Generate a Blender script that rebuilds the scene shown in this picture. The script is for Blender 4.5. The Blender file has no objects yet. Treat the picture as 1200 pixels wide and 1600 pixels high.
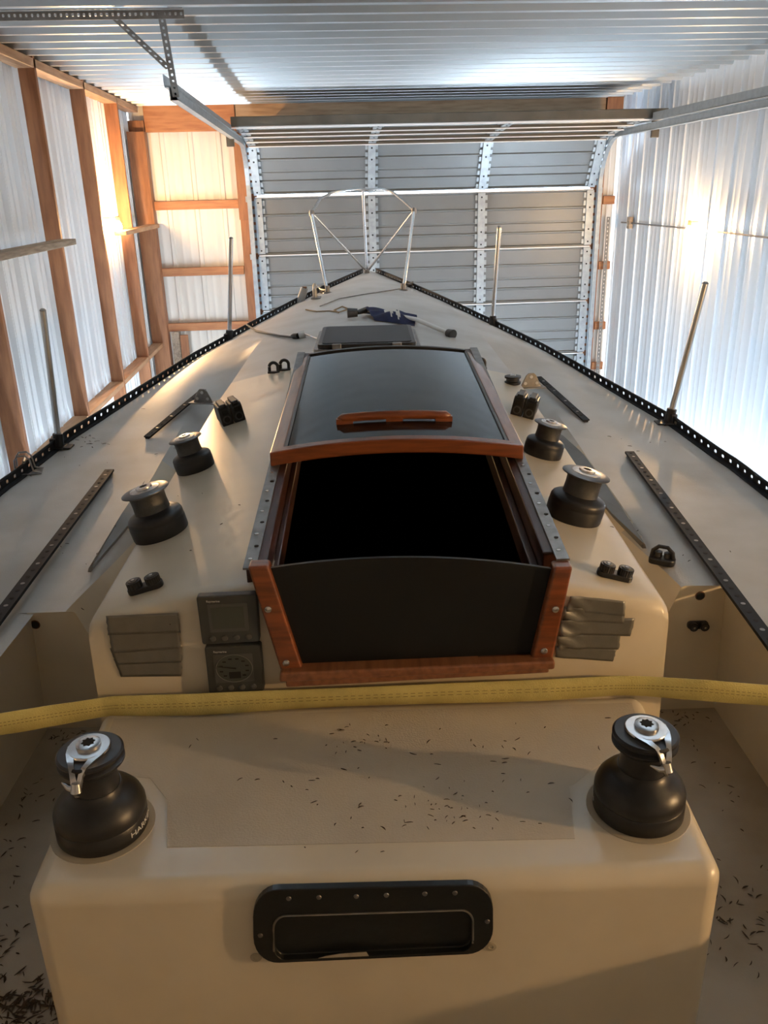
import bpy, math, random
from mathutils import Vector, Matrix
random.seed(7)
PI = math.pi
sc = bpy.context.scene
col = sc.collection
Z0 = 3.3                      # height of the camera above the barn floor

# ------------------------------------------------------------------ camera
FPX = 1294.0
AZ, PT, RO = math.radians(3.67), math.radians(21.3), math.radians(1.43)
fw = Vector((math.sin(AZ)*math.cos(PT), math.cos(AZ)*math.cos(PT), -math.sin(PT)))
r0 = Vector((math.cos(AZ), -math.sin(AZ), 0)); u0 = r0.cross(fw)
rt = r0*math.cos(RO) - u0*math.sin(RO)
upv = u0*math.cos(RO) + r0*math.sin(RO)
cd = bpy.data.cameras.new('camera'); cam = bpy.data.objects.new('camera', cd); col.objects.link(cam)
cd.sensor_fit = 'VERTICAL'; cd.sensor_height = 36.0; cd.lens = 36.0*FPX/1600; cd.clip_start = 0.02
cam.matrix_world = Matrix(((rt.x, upv.x, -fw.x, 0), (rt.y, upv.y, -fw.y, 0), (rt.z, upv.z, -fw.z, Z0), (0, 0, 0, 1)))
sc.camera = cam

# ------------------------------------------------------------------ light levels
EXPOSURE = 0.4
BULB = 1600.0        # emission of the bare bulbs
FILL_TUBE = 150.0         # emission of the unseen fill tubes added low by the walls
SKY = 9.0
w = bpy.data.worlds.new('world'); sc.world = w; w.use_nodes = True
bg = w.node_tree.nodes['Background']; bg.inputs[0].default_value = (0.75, 0.85, 1, 1); bg.inputs[1].default_value = SKY
vs = sc.view_settings; vs.view_transform = 'Standard'; vs.look = 'None'; vs.exposure = EXPOSURE; vs.gamma = 1
vs.use_curve_mapping = False

# ------------------------------------------------------------------ boat frame: u right, v forward, H depth below the eye
BY = math.radians(3.1)
def lerp_table(t, x):
    if x <= t[0][0]: return t[0][1]
    for (a, b), (c, d) in zip(t, t[1:]):
        if x <= c: return b + (d-b)*(x-a)/(c-a)
    return t[-1][1]
def sstep(a, b, x):
    t = max(0, min(1, (x-a)/(b-a))); return t*t*(3-2*t)
HE = [(-1, 1.05), (1.5, 1.03), (2, 1.03), (3, 1.0), (4, .93), (5, .84), (6, .75), (7.3, .655)]
HC = [(1.4, .715), (3, .655), (4.2, .655), (5, .655), (7.3, .645)]
HBT = [(-1, 1.28), (.5, 1.34), (1.5, 1.375), (2.3, 1.385), (2.9, 1.37), (3.43, 1.305), (4.0, 1.17), (4.67, .99), (5.3, .775), (5.9, .565), (6.5, .35), (7.28, .05), (7.34, .02)]
def He(v): return lerp_table(HE, v)
def hbeam(v, s): return max(.012, lerp_table(HBT, v) - s*.018*sstep(7.3, 6, v))
def flatH(u, v):
    s = 1 if u > 0 else -1; hb = max(hbeam(v, s), .05); q = max(0, 1-(u/hb)**2)
    return He(v) - q*(.015 + .025*sstep(2.4, 4.0, v) + .018*s*(1-sstep(2.6, 4.2, v)))
def Hdeck(u, v):
    """height (below the eye) of the moulded deck and coachroof"""
    s = 1 if u > 0 else -1
    a = abs(u); hb = hbeam(v, s); he = He(v); hc = lerp_table(HC, v)
    k = .23
    flat = flatH(u, v)
    cab = hc + k*a*a
    if a <= .585: HA = cab
    elif a >= .80: HA = flat
    else:
        t = (a-.585)/.215; HA = (hc + k*.585**2)*(1-t) + t*flatH(.80*s, v)
    HB = hc + (he-hc)*min(1, (a/hb)**2)
    q = sstep(3.4, 4.8, v)
    return HA*(1-q) + HB*q
def ray(px, py):
    d = fw + rt*((px-600)/FPX) + upv*((800-py)/FPX)
    return Vector((d.x*math.cos(BY)-d.y*math.sin(BY), d.x*math.sin(BY)+d.y*math.cos(BY), d.z))
def on(px, py, H=None):
    """point of the boat (u, v, z) seen in that direction: on the deck, or on the level H"""
    d = ray(px, py); u, v = 0, 2.
    for _ in range(120):
        h = H if H is not None else Hdeck(u, v)
        t = -h/d.z; u = .6*u+.4*d.x*t; v = .6*v+.4*d.y*t
    return Vector((u, v, Z0-h))
def onv(px, py, v):
    d = ray(px, py); t = v/d.y
    return Vector((d.x*t, v, Z0+d.z*t))
def onu(px, py, u):
    d = ray(px, py); t = u/d.x
    return Vector((u, d.y*t, Z0+d.z*t))

# ------------------------------------------------------------------ materials
def mat(name, c, rough=.5, metal=0, noise=0, nscale=8, c2=None, bump=0, bscale=60, emit=None, estr=0, coat=0, spec=.5, stretch=(1, 1, 1), alpha=1):
    m = bpy.data.materials.new(name); m.use_nodes = True
    nt = m.node_tree; b = nt.nodes['Principled BSDF']
    b.inputs['Base Color'].default_value = (*c, 1); b.inputs['Roughness'].default_value = rough
    b.inputs['Metallic'].default_value = metal; b.inputs['Coat Weight'].default_value = coat
    b.inputs['Specular IOR Level'].default_value = spec
    tc = nt.nodes.new('ShaderNodeTexCoord'); mp = nt.nodes.new('ShaderNodeMapping'); mp.inputs['Scale'].default_value = stretch
    nt.links.new(tc.outputs['Object'], mp.inputs[0])
    if noise or c2:
        n = nt.nodes.new('ShaderNodeTexNoise'); n.inputs['Scale'].default_value = nscale; n.inputs['Detail'].default_value = 6
        nt.links.new(mp.outputs[0], n.inputs['Vector'])
        rp = nt.nodes.new('ShaderNodeValToRGB')
        c2 = c2 or tuple(x*(1-noise) for x in c)
        rp.color_ramp.elements[0].color = (*c2, 1); rp.color_ramp.elements[1].color = (*c, 1)
        rp.color_ramp.elements[0].position = .32; rp.color_ramp.elements[1].position = .62
        nt.links.new(n.outputs[0], rp.inputs[0]); nt.links.new(rp.outputs[0], b.inputs['Base Color'])
    if bump:
        n = nt.nodes.new('ShaderNodeTexNoise'); n.inputs['Scale'].default_value = bscale; n.inputs['Detail'].default_value = 3
        nt.links.new(mp.outputs[0], n.inputs['Vector'])
        bp = nt.nodes.new('ShaderNodeBump'); bp.inputs['Strength'].default_value = bump; bp.inputs['Distance'].default_value = .004
        nt.links.new(n.outputs[0], bp.inputs['Height']); nt.links.new(bp.outputs[0], b.inputs['Normal'])
    if emit:
        b.inputs['Emission Color'].default_value = (*emit, 1); b.inputs['Emission Strength'].default_value = estr
    return m
M = {}
M['gel'] = mat('cream_gelcoat', (.70, .63, .50), .28, noise=.10, nscale=5, bump=.04, bscale=6, coat=.15)
M['deck'] = mat('deck_nonskid', (.57, .57, .555), .44, c2=(.44, .43, .40), nscale=3.2, bump=.16, bscale=220)
M['sole'] = mat('cockpit_sole_paint', (.46, .41, .33), .55, c2=(.32, .27, .20), nscale=4, bump=.2, bscale=200)
M['nonskid'] = mat('bench_nonskid', (.60, .54, .44), .6, c2=(.54, .48, .39), nscale=6, bump=.28, bscale=260)
M['black'] = mat('black_anodised', (.017, .017, .019), .38, noise=.3, nscale=30)
M['rail'] = mat('black_rail_aluminium', (.013, .015, .019), .6, metal=.0, spec=.25, noise=.3, nscale=30)
M['flange'] = mat('satin_grey_flange', (.11, .115, .125), .36, metal=.5)
M['drum'] = mat('grey_drum', (.10, .10, .10), .45, metal=.6, bump=.25, bscale=400, noise=.3, nscale=40)
M['silver'] = mat('polished_alloy', (.62, .62, .63), .25, metal=1, noise=.15, nscale=40)
M['chrome'] = mat('chrome', (.78, .78, .78), .12, metal=1)
M['steel'] = mat('stainless_tube', (.60, .61, .62), .24, metal=1, noise=.1, nscale=12)
M['dullsteel'] = mat('dull_stainless', (.30, .29, .28), .42, metal=.9, noise=.3, nscale=30)
M['teak'] = mat('varnished_teak', (.235, .068, .021), .32, c2=(.12, .033, .011), nscale=9, stretch=(1, 9, 9), coat=.4)
M['teaks'] = mat('varnished_teak_lengthwise', (.26, .105, .045), .34, c2=(.16, .06, .025), nscale=9, stretch=(9, 1, 9), coat=.4)
M['teakd'] = mat('dark_teak', (.06, .019, .010), .4, c2=(.03, .010, .006), nscale=9, stretch=(9, 1, 9))
M['acrylic'] = mat('smoked_acrylic', (.010, .011, .012), .07, noise=.2, nscale=20, spec=.35)
M['board'] = mat('black_board', (.006, .0065, .007), .45, bump=.03, bscale=40, spec=.3)
M['void'] = mat('dark_hollow', (.012, .011, .010), .9)  # near black: shade of cabin, holes and sockets put into the colour
M['plate'] = mat('smoked_window_plate', (.24, .23, .215), .28, metal=.35, noise=.25, nscale=5)
M['inst'] = mat('grey_instrument_plastic', (.045, .047, .046), .5)
M['lcd'] = mat('lcd_glass', (.055, .062, .055), .3)
M['white'] = mat('white_print', (.6, .6, .6), .5)
M['tape'] = mat('grey_duct_tape', (.19, .187, .172), .36, metal=.4, bump=.06, bscale=300, noise=.12, nscale=40)
M['strap'] = mat('yellow_webbing', (.66, .58, .22), .75, c2=(.54, .47, .17), nscale=14, bump=.5, bscale=350)
M['stitch'] = mat('strap_stitching', (.14, .10, .03), .8)
M['leaf'] = mat('dead_leaf', (.055, .03, .012), .85, noise=.5, nscale=60)
M['orange'] = mat('orange_cleat_line', (.5, .14, .03), .5)
M['wood'] = mat('fir_framing', (.29, .122, .05), .62, c2=(.20, .078, .031), nscale=6, stretch=(6, 6, .7), bump=.2, bscale=30)
M['woodh'] = mat('fir_framing_horizontal', (.40, .17, .065), .62, c2=(.28, .105, .04), nscale=6, stretch=(.7, 6, 6), bump=.2, bscale=30)
M['tanwood'] = mat('tan_header_timber', (.36, .24, .14), .7, c2=(.24, .15, .08), nscale=6, stretch=(.7, 6, 6))
M['woody'] = mat('fir_girt_along_wall', (.45, .26, .14), .62, c2=(.31, .16, .075), nscale=6, stretch=(6, .7, 6), bump=.2, bscale=30)
M['greywood'] = mat('weathered_board', (.32, .25, .18), .8, c2=(.18, .13, .09), nscale=8, stretch=(7, .7, 7), bump=.3, bscale=40)
M['leftwall'] = mat('white_steel_siding', (.74, .77, .80), .38, noise=.02, nscale=2, stretch=(1, 6, .4))
M['endwall'] = mat('cream_steel_siding', (.66, .62, .55), .45, noise=.10, nscale=2, stretch=(6, 1, .4))
M['galv'] = mat('galvalume_siding', (.64, .70, .755), .38, metal=.4, c2=(.60, .66, .715), nscale=1.5, stretch=(1, 4, .15))
M['ceil'] = mat('ceiling_steel', (.47, .50, .51), .32, metal=.75, c2=(.42, .45, .46), nscale=1.6, stretch=(.35, 5, 1))
M['doorg'] = mat('grey_door_steel', (.135, .147, .15), .42, metal=.3, noise=.12, nscale=2)
M['zinc'] = mat('galvanised_strip', (.33, .38, .41), .38, metal=.4, c2=(.26, .30, .33), nscale=18)
M['brownzinc'] = mat('brown_strut_steel', (.085, .075, .058), .5, metal=.3, noise=.3, nscale=6)  # plain dark brown for struts, top bar and brackets
M['edge'] = mat('pale_lit_edge', (.72, .74, .76), .4, metal=.2)  # light caught along door seams and struts, painted as a pale colour
M['concrete'] = mat('concrete', (.40, .39, .37), .8, c2=(.30, .29, .27), nscale=2, bump=.2, bscale=30)
M['hull'] = mat('hull_white', (.62, .62, .60), .25, coat=.3)
M['bulb'] = mat('bulb_glass', (1, .8, .5), .3, emit=(1, .60, .27), estr=BULB)
M['tube'] = mat('fill_tube_glass', (1, 1, 1), .3, emit=(.72, .86, 1), estr=FILL_TUBE)
M['socket'] = mat('lamp_socket', (.35, .2, .1), .5)
M['navy'] = mat('navy_flag_cloth', (.012, .022, .085), .8, noise=.4, nscale=25)
M['cloth'] = mat('white_flag_cloth', (.62, .62, .58), .8)
M['whitepole'] = mat('white_pole', (.75, .75, .73), .35)
M['clear'] = mat('clear_plug', (.6, .6, .58), .15, spec=.8)
M['rope'] = mat('tan_line', (.30, .22, .13), .8)
M['greytube'] = mat('grey_roller', (.38, .37, .35), .5)
M['rust'] = mat('rust', (.16, .07, .03), .8, noise=.5, nscale=50)
M['sealant'] = mat('old_sealant', (.42, .37, .28), .7)
M['whitechip'] = mat('bare_chipped_patch', (.40, .36, .30), .7, noise=.3, nscale=60)

# ------------------------------------------------------------------ mesh helpers
class G:
    def __init__(s): s.v = []; s.f = []; s.mi = []; s.cur = 0
    def add(s, vs, fs):
        n = len(s.v); s.v += [tuple(p) for p in vs]
        for f in fs: s.f.append(tuple(i+n for i in f)); s.mi.append(s.cur)
        return s
    def box(s, lo, hi, mtx=None):
        x0, y0, z0 = lo; x1, y1, z1 = hi
        vs = [(x, y, z) for x in (x0, x1) for y in (y0, y1) for z in (z0, z1)]
        if mtx: vs = [mtx @ Vector(p) for p in vs]
        return s.add(vs, [(0, 1, 3, 2), (4, 6, 7, 5), (0, 4, 5, 1), (2, 3, 7, 6), (0, 2, 6, 4), (1, 5, 7, 3)])
    def hexa(s, b, t):
        """solid between two matching outlines"""
        n = len(b); fs = [tuple(range(n-1, -1, -1)), tuple(range(n, 2*n))]
        fs += [(i, (i+1) % n, (i+1) % n+n, i+n) for i in range(n)]
        return s.add(list(b)+list(t), fs)
    def tube(s, pts, r, n=10, cap=True, radii=None, flat=1.0):
        pts = [Vector(p) for p in pts]; vs = []; up = Vector((0, 0, 1)); N = len(pts)
        for i, p in enumerate(pts):
            d = (pts[min(i+1, N-1)]-pts[max(i-1, 0)]).normalized()
            a = d.cross(up)
            if a.length < .05: a = d.cross(Vector((1, 0, 0)))
            a.normalize(); b = a.cross(d).normalized()
            rr = radii[i] if radii else r
            for k in range(n):
                t = 2*PI*k/n; vs.append(p + a*rr*math.cos(t) + b*rr*flat*math.sin(t))
        fs = [(i*n+k, i*n+(k+1) % n, (i+1)*n+(k+1) % n, (i+1)*n+k) for i in range(N-1) for k in range(n)]
        if cap: fs += [tuple(range(n-1, -1, -1)), tuple(range((N-1)*n, N*n))]
        return s.add(vs, fs)
    def lathe(s, prof, n=40, c=(0, 0, 0), mtx=None):
        vs = [(c[0]+r*math.cos(2*PI*k/n), c[1]+r*math.sin(2*PI*k/n), c[2]+z) for r, z in prof for k in range(n)]
        if mtx: vs = [mtx @ Vector(p) for p in vs]
        N = len(prof)
        fs = [(i*n+k, i*n+(k+1) % n, (i+1)*n+(k+1) % n, (i+1)*n+k) for i in range(N-1) for k in range(n)]
        fs += [tuple(range(n-1, -1, -1)), tuple(range((N-1)*n, N*n))]
        return s.add(vs, fs)
    def grid(s, rows, keep=None):
        n = len(rows[0]); vs = [p for r_ in rows for p in r_]
        fs = [(i*n+k, i*n+k+1, (i+1)*n+k+1, (i+1)*n+k) for i in range(len(rows)-1) for k in range(n-1) if keep is None or keep(i, k)]
        return s.add(vs, fs)
    def perf(s, pts, up, nrm, h, th, hole=.55, hh=.5, base=0.0):
        """strip standing along pts, one octagonal slot per segment"""
        for a, b in zip(pts, pts[1:]):
            a = Vector(a); b = Vector(b); U = up; c = (a+b)/2 + U*(h/2); du = (b-a)/2; dz = U*(h/2)
            out = [(-1, -1), (0, -1), (1, -1), (1, 0), (1, 1), (0, 1), (-1, 1), (-1, 0)]
            inn = [(-hole*.85, -hh*.85), (0, -hh), (hole*.85, -hh*.85), (hole, 0), (hole*.85, hh*.85), (0, hh), (-hole*.85, hh*.85), (-hole, 0)]
            vs = []
            for sg in (-.5, .5):
                for (x, z) in out: vs.append(c+du*x+dz*z+nrm*th*sg)
                for (x, z) in inn: vs.append(c+du*x+dz*z+nrm*th*sg)
            fs = []
            for k in range(8):
                j = (k+1) % 8
                fs += [(k, j, 8+j, 8+k), (16+k, 24+k, 24+j, 16+j), (8+k, 8+j, 24+j, 24+k), (k, 16+k, 16+j, j)]
            s.add(vs, fs)
        return s
    def build(s, name, m, parent=None, bevel=0, smooth=False, seg=2, angle=38, loc=None, mods=True):
        me = bpy.data.meshes.new(name); me.from_pydata(s.v, [], s.f)
        ms = m if isinstance(m, (list, tuple)) else [m]
        for q in ms: me.materials.append(M[q] if isinstance(q, str) else q)
        for p, i in zip(me.polygons, s.mi): p.material_index = i
        if smooth:
            for p in me.polygons: p.use_smooth = True
            me.set_sharp_from_angle(angle=math.radians(angle))
        me.update()
        o = bpy.data.objects.new(name, me); col.objects.link(o)
        if parent: o.parent = parent
        if loc is not None: o.location = loc
        if bevel:
            b = o.modifiers.new('bevel', 'BEVEL'); b.width = bevel; b.segments = seg; b.limit_method = 'ANGLE'; b.angle_limit = math.radians(40)
            if seg > 2 or smooth:
                for p in me.polygons: p.use_smooth = True
                wn = o.modifiers.new('wn', 'WEIGHTED_NORMAL'); wn.keep_sharp = False
        return o
def empty(name, loc, rotz=0, parent=None):
    o = bpy.data.objects.new(name, None); col.objects.link(o); o.location = loc; o.rotation_euler = (0, 0, rotz)
    o.empty_display_size = .1
    if parent: o.parent = parent
    return o
def tag(o, label=None, cat=None, group=None, kind=None):
    if label: o['label'] = label
    if cat: o['category'] = cat
    if group: o['group'] = group
    if kind: o['kind'] = kind
    return o
def B2W(p): return Vector((p[0]*math.cos(BY)+p[1]*math.sin(BY), -p[0]*math.sin(BY)+p[1]*math.cos(BY), p[2]))
def text_mesh(txt, size, extr=.0004):
    cu = bpy.data.curves.new('t', 'FONT'); cu.body = txt; cu.size = size; cu.extrude = extr
    cu.align_x = 'CENTER'; cu.align_y = 'CENTER'
    o = bpy.data.objects.new('t', cu); col.objects.link(o)
    dg = bpy.context.evaluated_depsgraph_get(); me = bpy.data.meshes.new_from_object(o.evaluated_get(dg))
    bpy.data.objects.remove(o); bpy.data.curves.remove(cu)
    vs = [v.co.copy() for v in me.vertices]; fs = [tuple(p.vertices) for p in me.polygons]
    bpy.data.meshes.remove(me); return vs, fs

# ================================================================== THE BARN
XL, XR, YF, YB, ZC = -1.98, 3.36, 9.83, -4.0, Z0+.90
def struct(o, label=None): o['kind'] = 'structure'; return tag(o, label) if label else o
fl = G().box((XL-.2, YB-.2, -.1), (XR+.2, YF+.2, 0)).build('floor', 'concrete'); struct(fl, 'grey concrete barn floor')
def corrugated(g, a0, a1, pitch, fn, ribs, depth):
    """profile along a, fn(a, d) -> two points of the strip"""
    cols = []; a = a0
    while a < a1:
        for da, d in ribs:
            if a+da*pitch <= a1: cols.append(fn(a+da*pitch, d*depth))
        a += pitch
    cols.append(fn(a1, 0))
    g.grid(cols)
RIBL = [(0, 0), (.02, 1), (.07, 1), (.09, 0), (.32, 0), (.33, .3), (.36, .3), (.37, 0), (.65, 0), (.66, .3), (.69, .3), (.70, 0)]
RIB = [(0, 0), (.04, 1), (.16, 1), (.20, 0), (.38, 0), (.41, .25), (.45, .25), (.48, 0), (.68, 0), (.71, .25), (.75, .25), (.78, 0)]
g = G(); corrugated(g, YB, YF+.05, .25, lambda a, d: [(XL-.1, a, ZC-d), (XR+.1, a, ZC-d)], [(0, 0), (.06, 1), (.20, 1), (.27, 0)], .032)
struct(g.build('ceiling', 'ceil', smooth=True, angle=50), 'ribbed metal ceiling with crosswise ridges')
g = G(); corrugated(g, YB, YF, .305, lambda a, d: [(XL-.02-d, a, -.02), (XL-.02-d, a, ZC+.03)], RIBL, -.035)
struct(g.build('wall_left', 'leftwall', smooth=True, angle=30), 'white ribbed steel siding on the left wall')
RIB2 = [(0, 0), (.015, 1), (.045, 1), (.06, 0), (.45, 0), (.46, .12), (.47, 0), (.72, 0), (.73, .12), (.74, 0)]
g = G(); corrugated(g, YB, YF, .335, lambda a, d: [(XR-d, a, -.02), (XR-d, a, ZC+.03)], RIB2, .013)
struct(g.build('wall_right', 'galv', smooth=True, angle=30), 'shiny galvanised ribbed wall on the right')
DX0, DX1, DZ = -.70, 3.06, Z0+.62
g = G(); corrugated(g, XL, DX0-.06, .30, lambda a, d: [(a, YF+.02-d, -.02), (a, YF+.02-d, ZC)], RIB, .016)
corrugated(g, DX1+.10, XR+.02, .23, lambda a, d: [(a, YF+.02-d, -.02), (a, YF+.02-d, ZC)], RIB, .016)
g.box((DX0-.06, YF+.01, Z0+.50), (DX1+.1, YF+.03, ZC))
struct(g.build('wall_front', 'endwall', smooth=True, angle=30), 'cream ribbed steel siding beside and above the door')
struct(G().box((XL-.1, YB-.06, 0), (XR+.1, YB, ZC)).build('wall_back', 'endwall'))
# timber frame of the barn
tn = [0]
def trim(lo, hi, m, label, mtx=None, bv=.004):
    tn[0] += 1
    o = G().box(lo, hi, mtx).build('trim_%d' % tn[0], m, bevel=bv); return struct(o, label)
post_y = [2.45, 3.7, 5.0, 6.38, 7.62, 8.80]
plab = ['brown wooden wall post far behind the near stanchion', 'brown wooden wall post outside the left of the view',
        'brown wooden wall post at the left edge of the view', 'wide brown wall post, third from the far left corner',
        'brown wall post, second from the far left corner', 'orange lit wall post beside the left bare bulb']
for y, lb in zip(post_y, plab): trim((XL+.002, y, 0), (XL+.125, y+.042, ZC-.02), 'wood', lb)
trim((XL+.002, 9.67, 0), (XL+.185, 9.81, Z0+.62), 'wood', 'orange corner post where left wall meets door wall')
trim((XL+.0, YB, ZC-.092), (XL+.125, YF-.05, ZC-.034), 'woody', 'long wooden top plate under the ceiling on the left wall')
ys = [YB]+[y for y in post_y]+[9.66]
for a, b in zip(ys[1:], ys[2:]):
    trim((XL+.004, a+.047, Z0-1.62), (XL+.122, b-.002, Z0-1.575), 'woody', 'flat wooden girt shelf low between two left wall posts')
trim((XL+.127, 1.2, Z0-.315), (XL+.25, 6.3, Z0-.275), 'greywood', 'weathered grey-brown board fixed across left wall posts')
trim((XL+.127, 8.0, Z0-.335), (XL+.235, 9.66, Z0-.295), 'woody', 'short round-edged board across posts by the far left corner')
# end wall timber
trim((XL+.18, YF-.06, Z0+.615), (DX0-.15, YF-.01, ZC-.03), 'woodh', 'deep orange header board left of the garage door')
trim((XL+.0, YF-.075, Z0+.60), (XL+.175, YF-.015, ZC-.17), 'wood', 'short orange block at the top of the far left corner')
for i, (z, l) in enumerate(((-.16, 'upper'), (-.86, 'middle'), (-1.47, 'lower'))):
    trim((XL+.18, YF-.055, Z0+z), (DX0-.185, YF-.01, Z0+z+.09), 'woodh', l+' orange crosspiece on the end wall left of the door')
trim((DX0-.18, YF-.048, 0), (DX0+.02, YF-.002, Z0+.60), 'wood', 'orange door jamb post left of the garage door')
trim((DX0-.185, YF-.10, Z0-.28), (DX0-.06, YF-.062, Z0+.58), 'wood', 'orange jamb plank doubled on the upper left door post')
trim((DX0-.14, YF-.06, ZC-.17), (DX1+.09, YF-.01, ZC-.03), 'tanwood', 'long weathered header board over the garage door')
trim((DX0-.14, YF-.05, ZC-.26), (DX1+.09, YF-.012, ZC-.175), 'woodh', 'dark orange lower header board over the garage door')
trim((DX1+.10, YF-.075, ZC-.25), (XR-.02, YF-.012, ZC-.03), 'wood', 'orange header block right of the garage door')
trim((DX1-.02, YF-.045, 0), (DX1+.13, YF-.002, ZC-.26), 'wood', 'orange door jamb post right of the garage door')
for i, z in enumerate((-.22, -.93, -1.62, -2.1)):
    trim((DX1+.135, YF-.05, Z0+z), (XR-.03, YF-.012, Z0+z+.09), 'woodh', 'short orange crosspiece right of the door, %s from the top' % ('first', 'second', 'third', 'fourth')[i])
# offcuts leaning in the corner
for k, (x, lb, m) in enumerate(((-1.72, 'weathered offcut board leaning in the far left corner, left one', 'greywood'), (-1.62, 'brown offcut board leaning in the far left corner, right one', 'wood'))):
    mt = Matrix.Translation((x, YF-.14-.03*k, 0)) @ Matrix.Rotation(math.radians(-1.6), 4, 'X')
    tag(G().box((-.045, -.02, 0), (.045, .02, 1.83-.03*k), mt).build('offcut_board', m, bevel=.004), lb, 'board')
# wire girt on the right wall
wt = G().tube([(XR-.035, y, Z0-.405+.006*math.sin(y)) for y in [x*.5 for x in range(-2, 20)]], .008, 8).build('wall_conduit', 'dullsteel')
tag(wt, 'thin grey conduit running along the shiny right wall', 'conduit')
tag(G().box((XR-.06, 9.18, Z0-.46), (XR-.018, 9.26, Z0-.34)).build('junction_box', 'greywood', bevel=.005), 'small tan junction block at far end of right wall conduit', 'box')

# ------------------------------------------------------------------ sectional garage door
door = empty('door_1', (0, YF-.05, 0)); struct(door, 'grey sectional garage door, its top sections curving inward')
YD = YF-.05
def section(p0, p1, right, gap=0.0, name='door_panel'):
    """one section from lower edge p0=(y,z) to upper edge p1"""
    a = Vector((0, p0[0]-YD, p0[1])); b = Vector((0, p1[0]-YD, p1[1])); d = b-a; L = d.length; d.normalize()
    nrm = Vector((0, -d.z, d.y))           # towards the room
    if nrm.y > 0 and abs(d.z) > .5: nrm = -nrm
    if abs(d.z) <= .5: nrm = Vector((0, d.z*1, -d.y)) if d.y > 0 else Vector((0, -d.z, d.y))
    if abs(d.z) <= .5 and nrm.z > 0: nrm = -nrm
    g = G(); prof = [(0.008, .02), (.03, .02), (.045, 0), (.235, 0), (.25, .012), (.27, .012), (.28, 0), (.42, 0), (.43, -.006), (.45, -.006), (.46, 0), (.66, 0), (.675, .012), (.695, .012), (.705, 0), (.86, 0), (.95, 0), (.965, .02), (.992, .02)]
    rows = [[(DX0, *(a+d*(L*t)+nrm*h).yz), (DX1, *(a+d*(L*t)+nrm*h).yz)] for t, h in prof]
    g.grid(rows)
    back = [[(DX0, *(a+d*(L*t)-nrm*.02).yz), (DX1, *(a+d*(L*t)-nrm*.02).yz)] for t in (0.0 if not gap else .008, 1.0)]
    g.grid(back)
    pn = g.build(name, 'doorg', door, smooth=False)
    e = G()
    q0 = a+d*(L*.985); q1 = a+d*L
    e.hexa([(DX0, *(q0+nrm*.018).yz), (DX1, *(q0+nrm*.018).yz), (DX1, *(q1+nrm*.018).yz), (DX0, *(q1+nrm*.018).yz)],
           [(DX0, *(q0+nrm*.042).yz), (DX1, *(q0+nrm*.042).yz), (DX1, *(q1+nrm*.042).yz), (DX0, *(q1+nrm*.042).yz)])
    e.build('meeting_edge', 'edge', pn)
    for x in (DX0+.03, .575, 1.80, DX1-.03):
        s_ = G()
        def P(dx, t, h): return (x+dx, *(a+d*(L*t)+nrm*h).yz)
        s_.hexa([P(-.04, .02, .021), P(.04, .02, .021), P(.04, .975, .021), P(-.04, .975, .021)], [P(-.04, .02, .046), P(.04, .02, .046), P(.04, .975, .046), P(-.04, .975, .046)])
        for sd in (-1, 1):                      # toothed mounting flanges
            for k in range(7):
                t0 = .04+k*.135
                s_.hexa([P(sd*.041, t0, .0205), P(sd*.068, t0, .0205), P(sd*.068, t0+.085, .0205), P(sd*.041, t0+.085, .0205)], [P(sd*.041, t0, .026), P(sd*.068, t0, .026), P(sd*.068, t0+.085, .026), P(sd*.041, t0+.085, .026)])
        s_.cur = 1
        for t in (.08, .3, .68, .9):
            c = Vector(P(0, t, .0465)); s_.hexa([c+Vector((math.cos(k*PI/4)*.01, 0, 0))+d*math.sin(k*PI/4)*.01 for k in range(8)], [c+nrm*.003+Vector((math.cos(k*PI/4)*.01, 0, 0))+d*math.sin(k*PI/4)*.01 for k in range(8)])
        s_.build('stile', ['zinc', 'rail'], pn)
    return pn
zt = Z0-.05
for k in range(5):
    section((YD, max(0, zt-.61*(k+1))), (YD, zt-.61*k), 1)
section((YD-.005, zt+.028), (YD-.30, zt+.028+.50), 1)
section((YD-.31, zt+.535), (YD-.88, zt+.60), 1)
section((YD-.89, zt+.602), (YD-1.44, zt+.64), 1)
# reinforcing struts on the raised sections
for y, z in ((YD-.34, zt+.495), (YD-.60, zt+.525), (YD-.88, zt+.555), (YD-1.15, zt+.575)):
    g = G(); g.box((DX0, y-YD-.03, z-.012), (DX1, y-YD+.03, z+.02)); g.build('strut', 'brownzinc', door, bevel=.003)
    G().box((DX0, y-YD-.034, z-.016), (DX1, y-YD-.028, z-.006)).build('strut_edge', 'edge', door)
g = G(); g.box((DX0-.06, -1.52, zt+.64-.035), (DX1+.20, -1.46, zt+.685)); g.build('top_bar', 'brownzinc', door, bevel=.006)
G().box((DX0-.10, -1.53, zt+.582), (DX1+.14, -1.522, zt+.595)).build('strut_edge', 'edge', door)
for x in (DX0-.08, DX1+.10): G().box((x-.035, -1.50, zt+.44), (x+.035, -1.46, zt+.60)).build('end_bracket', 'brownzinc', door, bevel=.004)
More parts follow.
